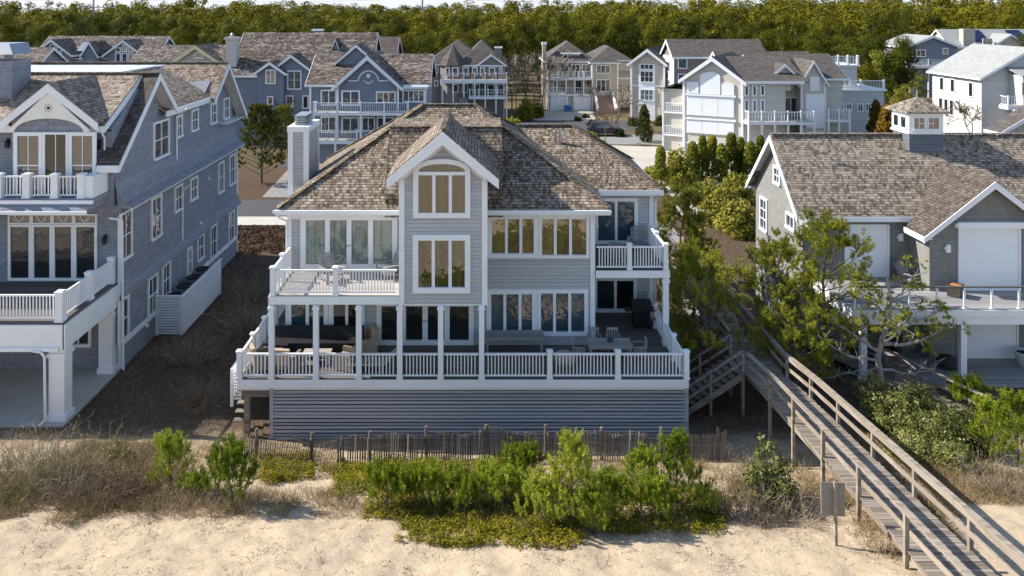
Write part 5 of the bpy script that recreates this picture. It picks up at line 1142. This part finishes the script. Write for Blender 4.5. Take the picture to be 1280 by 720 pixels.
yp(2, 290, 22.4, 1.08, 'bright green young pine on the bare sand left of the slat fence', .8)
yp(3, 246, 22.9, .62, 'tiny young pine sprig between the two left dune pines', .8)
yp(1, 214, 23.5, .85, 'young pine among dry brush below the shaded yard at the left', 4.0)
yp(3, 884, 21.8, .6, 'very small young pine at the right foot of the tall leader pine', 1.0)
yp(2, 762, 21.4, .8, 'young pine between the tallest dune pine and its right neighbour', 5.0)
yp(2, 678, 20.9, .82, 'small young pine at the left foot of the tallest dune pine', 5.5)
yp(2, 742, 20.6, .75, 'small young pine at the right foot of the tallest dune pine', 2.2)
yp(2, 822, 21.3, .75, 'small young pine at the foot of the tall leader pine', .4)
yp(0, 1272, 27.2, 1.1, 'bright feathery young pine at the right edge beyond the boardwalk', 1.0)
yp(1, 1240, 28.6, 1.0, 'yellow green young pine left of the feathery pine at the right edge', 3.0)
yp(3, 1208, 32.6, 1.1, 'small young pine in front of the patio post at the right', 3.0)
# --- bigger pines beside the boardwalk
def bigpine(seed, H, Rm, whorls, per, mat='leaf_pine', k=18, h0=.15, lean=.12, prof=None, tm='bark', nl=.23, wd=.036, sub=8, rise=.12, skip=.1):
    g = np.random.default_rng(seed); tr, P, D = pine_skeleton(g, H, Rm, whorls, per, h0, rise, prof or (lambda t: .35+.75*math.sin(math.pi*min(1, t*.75+.2))**1.2*(1.15-t*.75)), sub, lean, .13, 0, True, skip)
    P = P + g.normal(size=P.shape)*.05; V, F = shoots(P, D*.7+np.array([0,0,.4]), int(k*2.4), .34, nl*.72, wd*.8, g); return tr.mesh('trunk', tm), mesh_np('crown', V, F, mat)
BP = [bigpine(21, 5.4, 2.3, 6, 5), bigpine(22, 6.2, 2.4, 7, 5), bigpine(23, 7.2, 2.7, 8, 5), bigpine(24, 6.3, 1.9, 11, 6, 'leaf_pine_dark'), bigpine(25, 4.4, 2.0, 5, 5)]
def bp(i, x, Y, s, label, rz=0):
    tr, cr = BP[i]; tree('pine_tree', label, 'pine tree', tr, cr, (x, Y, G(x, Y)-.05), 'pines beside the boardwalk', rz, s)
bp(3, 11.1, 44.5, 1.0, 'dark green pine close to the right rear corner of the beach house')
bp(0, 10.0, 34.9, 1.08, 'dense pine leaning over the left side of the boardwalk', 1)
bp(1, 13.5, 35.6, .95, 'pine in front of the sunlit gable end wall of the tan house', 2)
bp(2, 15.5, 35.2, .98, 'tallest pine covering the left shutter of the tan house', 3)
bp(4, 13.2, 33.2, .90, 'shorter pine on the right side of the boardwalk before the tallest pine', 4)
bp(4, 10.0, 38.0, 1.0, 'shaded pine behind the dense one on the left side of the boardwalk', 5)
bp(4, 12.9, 47.5, .7, 'pine farther up the boardwalk by the gravel path', 1.5)
# gnarled half bare pine
def gnarled():
    g = np.random.default_rng(5); tr = MB(); P = []; D = []
    main = [(0,0,0),(.05,.05,.8),(-.1,0,1.6),(.12,.05,2.4),(.42,0,3.2),(.45,0,4.1),(.3,0,5.0)]; tr.path(main, .16, .04, 8)
    limbs = [((-.05,0,1.9),(-1.1,-.1,2.5),(-2.0,.1,3.3),.09),((.0,0,1.5),(-1.3,-.2,1.6),(-2.4,0,2.3),.07),((.12,0,2.2),(1.3,-.1,2.1),(3.2,.1,2.9),.09),((.2,0,2.6),(1.4,.1,3.0),(2.6,-.1,3.7),.08),((.4,0,3.3),(-.5,.1,4.0),(-1.0,0,4.7),.06),((.1,0,1.1),(1.2,-.3,.9),(2.2,-.2,1.3),.06),((-.05,0,1.2),(-1.0,.3,.9),(-1.9,.2,.7),.05),((.44,0,3.9),(1.1,.1,4.4),(1.5,0,5.1),.05),((.1,0,2.3),(.3,-.9,2.8),(.2,-1.3,3.6),.06)]
    for a, b, c, r in limbs:
        pts = [np.array(a)*(1-t)**2 + 2*np.array(b)*t*(1-t) + np.array(c)*t*t + (g.normal(size=3)*.05 if 0 < t < 1 else 0) for t in np.linspace(0, 1, 8)]
        tr.path([tuple(p) for p in pts], r, .02, 6)
        for p in pts[3:]:
            for _ in range(3):
                d = unit(g.normal(size=3)*.8 + np.array([.1, 0, .5])); l = g.uniform(.3, .75); q = p + d*l*.5 + g.normal(size=3)*.05; e = p + d*l
                tr.tube(tuple(p), tuple(q), .022, .014, 4, False); tr.tube(tuple(q), tuple(e), .014, .008, 4, False)
                if c[2] > 2.4 and g.random() < .72:
                    for _ in range(5): P.append(e + g.normal(size=3)*.13); D.append(d)
    V, F = needles(np.array(P), np.array(D)*.5+np.array([0,0,.4]), 20, .2, .034, .7, g); x, Y = 17.0, 34.0
    tree('pine_tree', 'gnarled half bare pine with pale twisting branches in front of the patio', 'pine tree', tr.mesh('trunk', 'bark_pale'), mesh_np('crown', V, F, 'leaf_pine'), (x, Y, G(x, Y)-.05))
gnarled()
# --- leafy shrubs: stems and many separate leaves
def shrubmesh(seed, r, h, n, k, size, mat, clump=.3, asp=.6, flat=0.5):
    g = np.random.default_rng(seed); u = unit(g.normal(size=(n, 3))); u[:, 2] = np.abs(u[:, 2])
    C = u * np.array([r, r, h]) * g.uniform(.35, 1, (n, 1))**.7; C[:, 2] += .12*h; C[:, :2] *= g.uniform(.8, 1.15, (n, 1))
    V, F = leaves(C, np.full((n, 1), clump), k, size, asp, .35, g, .2); st = MB()
    for i in range(min(n, 60)): c = C[i]; m = c*np.array([.35, .35, .6]); st.tube((0,0,0), tuple(m), .025*h/1.5, .015*h/1.5, 4, False); st.tube(tuple(m), tuple(c), .015*h/1.5, .006, 4, False)
    return st.mesh('stem', 'bark'), mesh_np('foliage', V, F, mat)
def sh(name, label, cat, pr, x, Y, s=1, rz=0, group=None): return tree(name, label, cat, pr[0], pr[1], (x, Y, G(x, Y)-.03), group, rz, s, 'bark', 'foliage', 'stem')
SH = [shrubmesh(31, 1.1, 1.5, 110, 36, .11, 'leaf_shrub', .26), shrubmesh(32, 1.25, 1.3, 120, 36, .11, 'leaf_shrub', .28), shrubmesh(33, .62, 1.25, 60, 34, .10, 'leaf_shrub', .2)]
sh('leafy_shrub', 'round leafy evergreen shrub alone on the sand left of the sign board', 'shrub', SH[2], hx(961,22.6), 22.6, 1.3)
for i, (px, Y, s, l) in enumerate([(1120,30.6,1.05,'glossy leafy shrub beneath the gnarled pine'),(1165,29.0,1.0,'leafy shrub in the middle of the right thicket beyond the handrail'),(1205,29.4,1.05,'leafy shrub at the right of the thicket near the feathery pines'),(1150,32.2,.85,'leafy shrub behind the thicket beside the sloping walkway rail'),(1135,27.4,.75,'low leafy shrub right against the boardwalk handrail'),(1190,26.8,.7,'low pale leafy shrub at the sandy front of the thicket'),(1096,33.0,.8,'leafy shrub at the left foot of the gnarled pine')]):
    sh('leafy_shrub', l, 'shrub', SH[i % 2], hx(px, Y), Y, s, i*1.3, 'leafy shrubs right of the boardwalk')
# --- dry brush: many thin twigs from one root
def twigmesh(seed, r, h, n, mat, w=.012, seg=3, leafk=0):
    g = np.random.default_rng(seed); V = []; F = []
    for i in range(n):
        az = g.uniform(0, 2*math.pi); rr = r*math.sqrt(g.random()); base = np.array([rr*.6*math.cos(az), rr*.6*math.sin(az), 0]); d = unit(np.array([math.cos(az)*rr/r*.9 + g.normal()*.25, math.sin(az)*rr/r*.9 + g.normal()*.25, 1.1])); L = h*g.uniform(.5, 1.1)
        p = base; side = unit(np.cross(d, g.normal(size=3)))
        def strip(p, d, L, w0, depth):
            nonlocal V, F
            s = unit(np.cross(d, g.normal(size=3))); prev = (p - s*w0, p + s*w0)
            for k in range(seg):
                d = unit(d + g.normal(size=3)*.22); p = p + d*L/seg; ww = w0*(1-(k+1)/seg*.8); b = len(V); cur = (p - s*ww, p + s*ww); V += [prev[0], prev[1], cur[1], cur[0]]; F.append((b, b+1, b+2, b+3)); prev = cur
                if depth and g.random() < .85: strip(p, unit(d + g.normal(size=3)*.7), L*g.uniform(.25, .5), w0*.6, depth-1)
        strip(p, d, L, w, 2)
    return mesh_np('twigs', np.array(V), np.array(F), mat)
TW = [twigmesh(41, 1.0, 1.1, 150, 'twig_dry', .010), twigmesh(42, 1.1, 1.0, 160, 'twig_grey', .010), twigmesh(43, .9, .9, 140, 'twig_olive', .011), twigmesh(44, .8, .6, 120, 'twig_dry', .009)]
def brush(i, px, Y, s, label, rz=0, x=None, group='dry brush on the dune'):
    x = hx(px, Y) if x is None else x; o = link('dry_brush', TW[i], None); o.location = (x, Y, G(x, Y)-.04); o.rotation_euler.z = rz; o.scale = s if hasattr(s, '__len__') else (s, s, s)
    setprops(o, label, 'brush', group)
for i, (k, px, Y, s, l) in enumerate([(2,14,22.9,1.25,'olive tinged dry brush at the far left edge'),(1,62,23.4,1.35,'grey brush clump third from the left edge above the sand'),(2,96,24.6,1.3,'olive brush behind the grey clump at the left'),(1,40,24.8,1.3,'grey brush at the left below the concrete patio corner'),(1,118,22.9,1.1,'grey brown brush left of the reddish brush'),(0,150,23.2,1.3,'reddish brown dry brush left of the dune pine'),(0,182,22.7,.95,'low reddish brush at the front of the left brush bank'),(3,245,22.2,.9,'low dry brush on the sand below the left dune pines'),(3,205,21.9,.9,'low dry brush below the reddish clump'),(3,300,22.3,.8,'thin dry brush under the young pine on bare sand'),(0,20,27.6,1.0,'tall reddish brush in front of the patio slab at the left edge'),(1,740,24.9,.8,'pale dry weeds behind the tallest dune pine'),(1,606,23.5,.75,'grey dead twigs inside the central green thicket'),(3,900,21.9,1.0,'dry brush right of the small pines toward the sand'),(1,930,21.6,.9,'grey dry brush left of the round leafy shrub'),(1,985,21.7,1.0,'grey dry brush under the round leafy shrub'),(0,935,24.4,.7,'straw coloured brush above the round leafy shrub'),(3,430,22.7,.7,'small dry brush patch at the edge of the sand left of the green thicket'),(1,1250,24.0,1.0,'dry brush beside the sand at the right edge')]):
    brush(k, px, Y, s, l, i*1.1)
SHADE = [(-11.5,33,.9,'dark weedy brush in the shaded yard nearest the dune'),(-13.4,37.5,1.2,'dark weedy brush by the shingled wall in the shaded yard'),(-11.8,41,1.3,'dark bush in the middle of the shaded yard'),(-13.0,45.5,1.2,'dark bush at the end of the slatted screen'),(-10.6,48.5,1.1,'dark bush by the beach house left wall')]
for i, (x, y, s, l) in enumerate(SHADE): brush(i % 2, 0, y, (s*1.2, s*1.2, s*1.0), l, i, x, 'dark brush in the shaded yard')
sh('leafy_shrub', 'yellow leafed little shrub at the lower edge of the shaded yard', 'shrub', SH[2], hx(143,27.6), 27.6, .62)
sh('leafy_shrub', 'second yellowish little shrub right of the yellow leafed one', 'shrub', SH[2], hx(160,27.2), 27.2, .5, 2)
# --- juniper like mats and dry grass : ground cover nobody could count
def poly_pts(n, fn, x0, x1, y0, y1):
    out = []
    while len(out) < n:
        x, y = rng.uniform(x0, x1), rng.uniform(y0, y1); d = fn(x, y)
        if rng.random() < d: out.append((x, y, gz(x, y)))
    return np.array(out)
def n2(x, y, s, k=0): return mnoise.noise((x*s, y*s, k))
def cover_d(x, y):
    px, py = 600 + x/y*1000, 12 + (CAMZ - gz(x, y))/y*1000; e = n2(x, y, .9)*16 + n2(x, y, 3)*9
    a = 500 + e < px < 730 + e and 628 < py + e < 692 - abs(px-640)*.12
    b = 415 + e*2 < px < 660 and 580 < py + e < 618; c = 640 < px < 905 and 610 < py + e < 668 + e; d = 325 < px < 392 and 570 < py + e*.6 < 605; f = 455 < px < 700 and 600 < py < 652 + e
    return (1.0 if a else .7 if b else .55 if c else .8 if d else .6 if f else 0) * (.35 + .9*max(0, n2(x, y, 1.3, 5)+.5))
pts = poly_pts(6200, cover_d, -8, 7, 19.5, 29)
V, F = leaves(pts + np.array([0, 0, .09]), np.tile([.16, .16, .16], (len(pts), 1)), 16, .075, .5, .5, rng, .1)
setprops(link('ground_cover', mesh_np('ground_cover', V, F, 'leaf_cover')), 'olive green creeping ground cover spreading over the dune sand', None, None, 'stuff')
def blades(pts, k, L, w, spread=.7, g=rng, patch=.12):
    n = len(pts)*k; B = np.repeat(pts, k, 0) + np.c_[g.normal(size=(n, 2))*patch, np.full(n, -.02)]; d = unit(g.normal(size=(n, 3))*np.array([spread, spread, .2]) + np.array([.1, -.05, 1.0])); s = unit(np.cross(d, g.normal(size=(n, 3))))*w/2
    l = L*g.uniform(.45, 1.2, (n, 1)); d2 = unit(d + g.normal(size=(n, 3))*.35 + np.array([0, 0, -.35])); M = B + d*l*.55; T = M + d2*l*.5
    V = np.stack([B - s, B + s, M + s*.6, M - s*.6, T], 1).reshape(-1, 3); i = np.arange(n)*5; return V, np.concatenate([np.stack([i, i+1, i+2], 1), np.stack([i, i+2, i+3], 1), np.stack([i+3, i+2, i+4], 1)])
def grass_d(x, y):
    px, py = 600 + x/y*1000, 12 + (CAMZ - gz(x, y))/y*1000; e = n2(x, y, .7)*20 + n2(x, y, 2.5)*10
    if px < 230: d = 1.0 if 556 + e*.4 < py < 652 + e - px*.05 else 0
    elif px < 420: d = (.7 if px < 330 else .35) if 612 < py + e*.6 < 648 + e*.5 else .25 if 560 < py < 600 else 0
    elif px < 500: d = .45 if 632 < py + e*.4 < 650 else 0
    elif px < 880: d = .25 if 575 < py < 668 + e*.5 else 0
    elif px < 1060: d = .5 if 600 + e < py < 642 + e*.8 else .12 if 570 < py < 600 else 0
    else: d = .9 if (py < 640 + e*1.2 - max(0, px-1200)*.1 and x > bwc(y) + 1.0) else (.5 if abs(x - bwc(y)) < 1.3 and py < 690 + e else 0)
    return d * (.25 + max(0, n2(x, y, 1.1, 9) + .45))
pts = poly_pts(4600, grass_d, -15, 18, 17.5, 31)
V, F = blades(pts, 14, .42, .013); setprops(link('dune_grass', mesh_np('dune_grass', V, F, 'straw')), 'dry straw coloured grass covering the back of the dune', None, None, 'stuff')
pts = poly_pts(2600, grass_d, -15, 18, 17.5, 31)
V, F = blades(pts, 14, .30, .014, 1.0); setprops(link('dune_weeds', mesh_np('dune_weeds', V, F, 'twig_dry')), 'low grey brown weeds among the dry dune grass', None, None, 'stuff')
def debris_d(x, y): return .5*(.2 + max(0, n2(x, y, .8, 3))) * (1 if y < 24 else .4)
pts = poly_pts(1700, debris_d, -13, 13, 16.8, 25)
V, F = blades(pts, 6, .16, .014, 2.2, rng, .10); setprops(link('beach_debris', mesh_np('beach_debris', V, F, 'twig')), 'scattered dark stems and dry wrack on the pale sand', None, None, 'stuff')
# yard litter in the shaded gaps, mulch bed by the street
def yard_d(x, y): return .6*(.2 + max(0, n2(x, y, .6, 2) + .3)) if (-16 < x < -8.2 or 8.2 < x < 18.5) else .0
pts = poly_pts(2600, yard_d, -16, 18.5, 30, 52)
V, F = blades(pts, 9, .28, .016, 1.2, rng, .2); setprops(link('yard_weeds', mesh_np('yard_weeds', V, F, 'twig')), 'brown weeds and pine straw in the shaded side yards', None, None, 'stuff')
pts = np.array([(x, y, .0) for x, y in zip(rng.uniform(-21, -9, 1500), rng.uniform(53.5, 60.2, 1500))])
V, F = leaves(pts + np.array([0,0,.1]), np.tile([.25,.25,.14], (len(pts),1)), 14, .12, .6, .4, rng, .1); setprops(link('leaf_mulch', mesh_np('leaf_mulch', V, F, 'mulch_leaf')), 'reddish brown leaf mulch and clipped ground cover beside the street', None, None, 'stuff')

# ------------------------------------------------------------------ mid distance planting
HB = [shrubmesh(51, 1.0, 2.2, 120, 34, .20, 'leaf_hedge', .34), shrubmesh(52, 1.5, 2.2, 150, 36, .22, 'leaf_olive', .42), shrubmesh(53, .9, .8, 60, 30, .16, 'leaf_holly', .22), shrubmesh(54, 1.0, .8, 60, 30, .18, 'leaf_olive', .26)]
def columnshrub(seed, H, r, mat, n=170, k=30, sz=.18):
    g = np.random.default_rng(seed); t = g.random(n)**.8; rr = r*np.clip(np.minimum(1, t*6+.35)*(1-t)**.62, .05, 1)*g.uniform(.55, 1.05, n); az = g.uniform(0, 2*math.pi, n); C = np.stack([rr*np.cos(az), rr*np.sin(az), t*H*.96+.1], 1)
    V, F = leaves(C, np.full((n,1), .24), k, sz, .55, .3, g, .2); st = MB(); st.tube((0,0,0),(0,0,H*.85),.08,.02,6); return st.mesh('trunk', 'bark'), mesh_np('foliage', V, F, mat)
CS = [columnshrub(61, 4.4, 1.25, 'leaf_holly', 300, 34, .16), columnshrub(62, 4.0, .8, 'leaf_hedge'), columnshrub(63, 3.6, .7, 'leaf_hedge'), columnshrub(64, 6.5, 1.5, 'leaf_cedar_rust', 260, 30, .28)]
def cs(i, px, Y, s, name, label, cat, group=None, rz=0): tree(name, label, cat, CS[i][0], CS[i][1], (hx(px, Y), Y, 0), group, rz, s, cn='foliage')
cs(0, 805, 99, 1.03, 'holly_tree', 'dark dense conical holly standing in the planting strip of the close', 'holly')
cs(1, 826, 72, 1.05, 'cedar_shrub', 'thin ragged upright cedar at the left end of the tall hedge', 'shrub')
for i, px in enumerate((866,878,890,902,914,926,938,950)):
    cs(1 + i % 2, px, 76 + (i % 3)*.8, (1.15+.1*(i%3), 1.15, .98+.09*((i*2)%3)), 'hedge_shrub', ['leftmost','second','third','fourth','fifth','sixth','seventh','rightmost'][i] + ' upright shrub of the tall clipped hedge below the shuttered house', 'shrub', 'upright shrubs of the tall hedge', i)
sh('leafy_shrub', 'pale airy shrub between the ragged cedar and the tall hedge', 'shrub', HB[1], hx(849,74.5), 74.5, (.95,.95,1.4), 1)
for i, (px, Y, s, l) in enumerate([(905,61,1.12,'large olive green rounded shrub left of the gable end wall'),(925,58,1.05,'olive shrub touching the gable end wall of the tan house'),(886,66,.95,'pale green shrub behind the large olive one'),(918,68,1.0,'brownish green shrub below the tall hedge')]): sh('leafy_shrub', l, 'shrub', HB[1], hx(px, Y), Y, s, i*1.4, 'rounded shrubs beside the tan house')
for i, (px, Y, s, l) in enumerate([(845,99,1.0,'round clipped shrub against the shuttered house corner'),(858,112,1.6,'tall rounded shrub beside the tall taupe house'),(828,113,1.5,'rounded shrub at the foot of the outside stairs'),(793,113,1.3,'rounded shrub below the narrow gabled house'),(566,109,1.5,'rounded dark bush below the turret house'),(612,108,1.4,'rounded bush right of the turret house steps'),(657,118,1.9,'green bush at the foot of the bare trees'),(672,121,1.3,'small bush left of the garage driveway'),(740,113,.9,'small clipped bush on the island bed'),(722,118,.7,'tiny clipped bush on the left of the island bed'),(732,121,.7,'tiny clipped bush behind the island bed'),(774,103,.9,'low bush beside the parked car')]): sh('round_bush', l, 'bush', HB[2] if i not in (4,6,7) else HB[0], hx(px, Y), Y, s if i not in (4,6,7) else s*.7, i, 'clipped bushes around the close')
for i, (px, Y, s, l) in enumerate([(735,100,1.3,'yellowish shrub in front of the parked car'),(745,93,1.4,'brown dry shrub right of the ridge of the beach house'),(815,78,1.2,'low dry shrub by the pale driveway'),(640,112,1.3,'olive shrub near the road bend'),(868,70,.9,'low green shrub at the end of the tall hedge')]): sh('round_bush', l, 'bush', HB[3], hx(px, Y), Y, s, i, 'loose shrubs of the island beds')
for i, (px, Y, s, l) in enumerate([(1108,84,1.0,'tallest rust coloured cedar left of the cupola'),(1128,90,1.0,'rust coloured cedar behind the cupola'),(1095,94,.9,'rust coloured cedar left of the tallest one'),(1168,86,.8,'brown cedar right of the cupola roof'),(1150,80,.62,'green brown cedar just behind the cupola roof')]): cs(3, px, Y, s, 'cedar_tree', l, 'cedar', 'rust coloured cedars behind the tan house', i)
# pine in the gap at the left, more pines behind the right houses
LG = bigpine(71, 7.0, 3.0, 13, 7, 'leaf_pine_dark', 18, .12, .1, lambda t: 1.15-.8*t, 'bark', .32, .065, 4, .2, .15)
tree('pine_tree', 'spreading pine on the mulch between the shingled wall and the driveway', 'pine tree', *LG, (hx(327,75.5), 75.5, 0))
tree('pine_tree', 'smaller pine farther up the gravel driveway', 'pine tree', *LG, (hx(352,90), 90, 0), None, 2, .75)
# bare winter trees
def bare(seed, H, spread, depth=6, mat='twig'):
    g = np.random.default_rng(seed); m = MB()
    def grow(p, d, L, r, k):
        q = p + d*L; m.tube(tuple(p), tuple(q), max(r, .035), max(r*.72, .03), 4 if k > 2 else 3, False)
        if k == 0: return
        for _ in range(2 if g.random() < .6 else 3): grow(q, unit(d + g.normal(size=3)*spread + np.array([0,0,.16])), L*g.uniform(.7,.9), r*.66, k-1)
    grow(np.zeros(3), np.array([0,0,1.0]), H*.26, H*.013, depth); return m.mesh('branches', mat)
BT = [bare(81, 10, .42), bare(82, 9, .5), bare(83, 4.5, .55, 6, 'twig_grey')]
def bt(i, px, Y, s, label, rz=0): o = link('bare_tree', BT[i]); o.location = (hx(px, Y), Y, 0); o.rotation_euler.z = rz; o.scale = (s,)*3; setprops(o, label, 'bare tree', 'leafless trees of the close')
for i, a in enumerate([(0,645,126,1.05,'leafless tall tree nearest the turret house chimney'),(1,657,129,1.15,'leafless tall tree second from the turret house'),(0,668,131,1.1,'leafless tall tree left of the garage house chimney'),(1,678,128,1.0,'leafless tall tree beside the garage house wall'),(0,640,132,1.0,'leafless tall tree farthest back behind the others by the turret house'),(0,735,148,1.1,'leafless tree behind the garage house roof'),(1,760,150,1.1,'leafless tree behind the right wing of the garage house'),(2,365,97,1.6,'small leafless tree in front of the grey-blue house windows'),(2,772,108,1.5,'spreading leafless ornamental tree on the island bed'),(2,757,97,1.0,'small leafless shrub tree in front of the parked car'),(2,1215,93,1.4,'small leafless tree against the white stucco wall'),(2,745,123,1.2,'leafless sapling beside the brick steps'),(0,868,141,1.0,'leafless brown tree in front of the woods above the long brown roof'),(1,985,143,.95,'leafless brown tree in the woods edge above the shuttered house'),(1,1130,141,.9,'leafless brown tree at the woods edge left of the blue gabled house roof'),(0,330,141,.95,'leafless brown tree at the woods edge above the grey-blue house')]): bt(*a, rz=i)

# ------------------------------------------------------------------ the pine woods
def forest_tree(seed, nclump, k, size):
    g = np.random.default_rng(seed); C = []; Rr = []
    for i in range(nclump):
        t = g.uniform(.34, 1.0); rad = 3.0*math.sin(math.pi*(.18+.72*t))**.8; az = g.uniform(0, 2*math.pi); q = rad*math.sqrt(g.uniform(.08, 1))*.82
        C.append((q*math.cos(az), q*math.sin(az), 12.2*t+g.normal()*.3)); r = g.uniform(.85, 1.55); Rr.append((r*1.1, r*1.1, r*.7))
    V, F = leaves(np.array(C), np.array(Rr), k, size, .7, .7, g, .55); m = MB(); m.path([(0,0,0),(.1,.05,4),(-.1,.1,8),(0,0,11.5)], .2, .06, 6)
    for c in C[::2]: m.tube((0,0,c[2]-1.2), (c[0]*.8,c[1]*.8,c[2]-.2), .07, .03, 3, False)
    return V, F, m
FT = [(lambda r: (r[2].mesh('trunk', 'bark'), mesh_np('crown', r[0], r[1], 'leaf_forest')))(forest_tree(100+i, 26, 210, .235)) for i in range(6)]
spots = []
gfr = np.random.default_rng(77)
def blocked(x, y):
    for (a, b, c, d) in ((74,95,140,164),(93,132,150,182),(-75,-45,118,138),(5,30,100,150),(24,52,85,126),(70,100,112,150),(54,80,60,112),(-48,26,90,141)):
        if a < x < b and c < y < d: return True
    return False
def tall(x, y): return 1.0 + .12*sstep(30, 110, x) + .10*sstep(-60, -20, x)*0 + .04*math.sin(x*.05)
Y = 142.0
cand = []
while Y < 420:
    step = 6.0 + (Y-142)*.012; x = -.66*Y - 8
    while x < .74*Y + 8:
        xx, yy = x + gfr.uniform(-1.8, 1.8), Y + gfr.uniform(-2, 2)
        if not blocked(xx, yy): cand.append((xx, yy))
        x += step
    Y += 5.8 + (Y-142)*.02
for k in range(46):     # woods edge coming forward on the right between the houses
    xx, yy = gfr.uniform(45, 74), gfr.uniform(114, 141)
    if not blocked(xx, yy): cand.append((xx, yy))
cand.sort(key=lambda p: p[1])
def fh(x, y): return (1.02 + .36*sstep(142, 290, y)) * tall(x, y) * gfr.uniform(.72, 1.16) * (.82 if y < 142 else 1)
near, far = cand[:285], cand[285:]
for i, (x, y) in enumerate(near):
    tr, cr = FT[i % 6]; s = fh(x, y); tree('forest_pine', 'olive green loblolly pine in the front rows of the woods behind the houses', 'pine tree', tr, cr, (x, y, 0), 'pines in the front rows of the woods', gfr.uniform(0, 6.28), (s*gfr.uniform(.85, 1.05), s*gfr.uniform(.85, 1.05), s))
protos = [forest_tree(200+i, 14, 56, .48)[:2] for i in range(6)]
VV, FF, nb = [], [], 0
for i, (x, y) in enumerate(far):
    V, F = protos[i % 6]; s = fh(x, y) * .97; a = gfr.uniform(0, 6.28); c, sn = math.cos(a), math.sin(a); w = s*1.05
    Vt = np.stack([(V[:,0]*c - V[:,1]*sn)*w + x, (V[:,0]*sn + V[:,1]*c)*w + y, V[:,2]*s], 1).astype(np.float32); VV.append(Vt); FF.append(F + nb); nb += len(V)
setprops(link('forest', mesh_np('forest', np.concatenate(VV), np.concatenate(FF), 'leaf_forest')), 'continuous olive pine woods stretching to the horizon', None, None, 'stuff')
FD = [(lambda r: (r[2].mesh('trunk', 'bark'), mesh_np('crown', r[0], r[1], 'leaf_hedge')))(forest_tree(300+i, 24, 170, .25)) for i in range(2)]
for i, (px, Y, s, l) in enumerate([(1150,112,.56,'dark pine standing in front of the blue gabled house balcony'),(1128,108,.50,'shorter dark pine left of the blue gabled house'),(1098,118,.80,'tall pine between the white deck house and the blue gabled house'),(1075,122,.86,'tall pine rising behind the white deck house terrace'),(1118,124,.78,'tall pine left of the blue gabled house roof'),(1135,92,.34,'low green bush pine behind the cupola roof'),(1085,80,.30,'low bushy green pine at the end of the right ridge'),(1180,84,.27,'low green bush below the white stucco wall'),(1160,78,.26,'low green bush just right of the cupola'),(1060,78,.24,'low yellow green bush above the right ridge')]):
    tree('yard_pine', l, 'pine tree', FD[i % 2][0], FD[i % 2][1], (hx(px, Y), Y, 0), 'pines among the houses at the right', i*1.7, s)
print('forest', len(near), len(far), len(SC.objects))
# ------------------------------------------------------------------ light, sky, camera
w = bpy.data.worlds.new('World'); SC.world = w; w.use_nodes = True; nt = w.node_tree; bg = nt.nodes['Background']
sky = nt.nodes.new('ShaderNodeTexSky'); sky.sky_type = 'NISHITA'; sky.sun_disc = False; sky.sun_elevation = R(36); sky.sun_rotation = R(-78); sky.air_density = 1.0; sky.dust_density = .3; sky.ozone_density = 1.2
tc = nt.nodes.new('ShaderNodeTexCoord'); sp = nt.nodes.new('ShaderNodeSeparateXYZ'); nt.links.new(tc.outputs['Generated'], sp.inputs[0])
mr = nt.nodes.new('ShaderNodeMapRange'); mr.inputs[1].default_value = 0; mr.inputs[2].default_value = .16; mr.inputs[3].default_value = .85; mr.inputs[4].default_value = 0; nt.links.new(sp.outputs[2], mr.inputs[0])
hz_ = nt.nodes.new('ShaderNodeMix'); hz_.data_type = 'RGBA'; nt.links.new(mr.outputs[0], hz_.inputs[0]); nt.links.new(sky.outputs[0], hz_.inputs[6]); hz_.inputs[7].default_value = (3.3, 3.7, 4.4, 1)   # pale sea haze low in the sky
nt.links.new(hz_.outputs[2], bg.inputs[0]); bg.inputs[1].default_value = .135
sun = bpy.data.lights.new('Sun', 'SUN'); sun.energy = 4.9; sun.angle = R(.5); sun.color = (1.0, .95, .87)
so = bpy.data.objects.new('Sun', sun); COL.objects.link(so)
d = Vector((.98*math.cos(R(36)), -.2*math.cos(R(36)), -math.sin(R(36)))); so.rotation_euler = d.to_track_quat('-Z', 'Y').to_euler(); so.location = (-60, 20, 60)
cam = bpy.data.cameras.new('Camera'); co = bpy.data.objects.new('Camera', cam); COL.objects.link(co); SC.camera = co
co.location = (0, 0, CAMZ); co.rotation_euler = (R(90), 0, 0); cam.sensor_width = 36; cam.lens = 28.125; cam.shift_x = 40/1280; cam.shift_y = -348/1280; cam.clip_start = .1; cam.clip_end = 9000
vs = SC.view_settings; vs.view_transform = 'Standard'; vs.look = 'None'; vs.exposure = .8; vs.gamma = 1; vs.use_curve_mapping = False
c = SC.cycles; c.use_denoising = True; c.max_bounces = 6; c.diffuse_bounces = 3; c.glossy_bounces = 3; c.transmission_bounces = 2; c.sample_clamp_indirect = 8
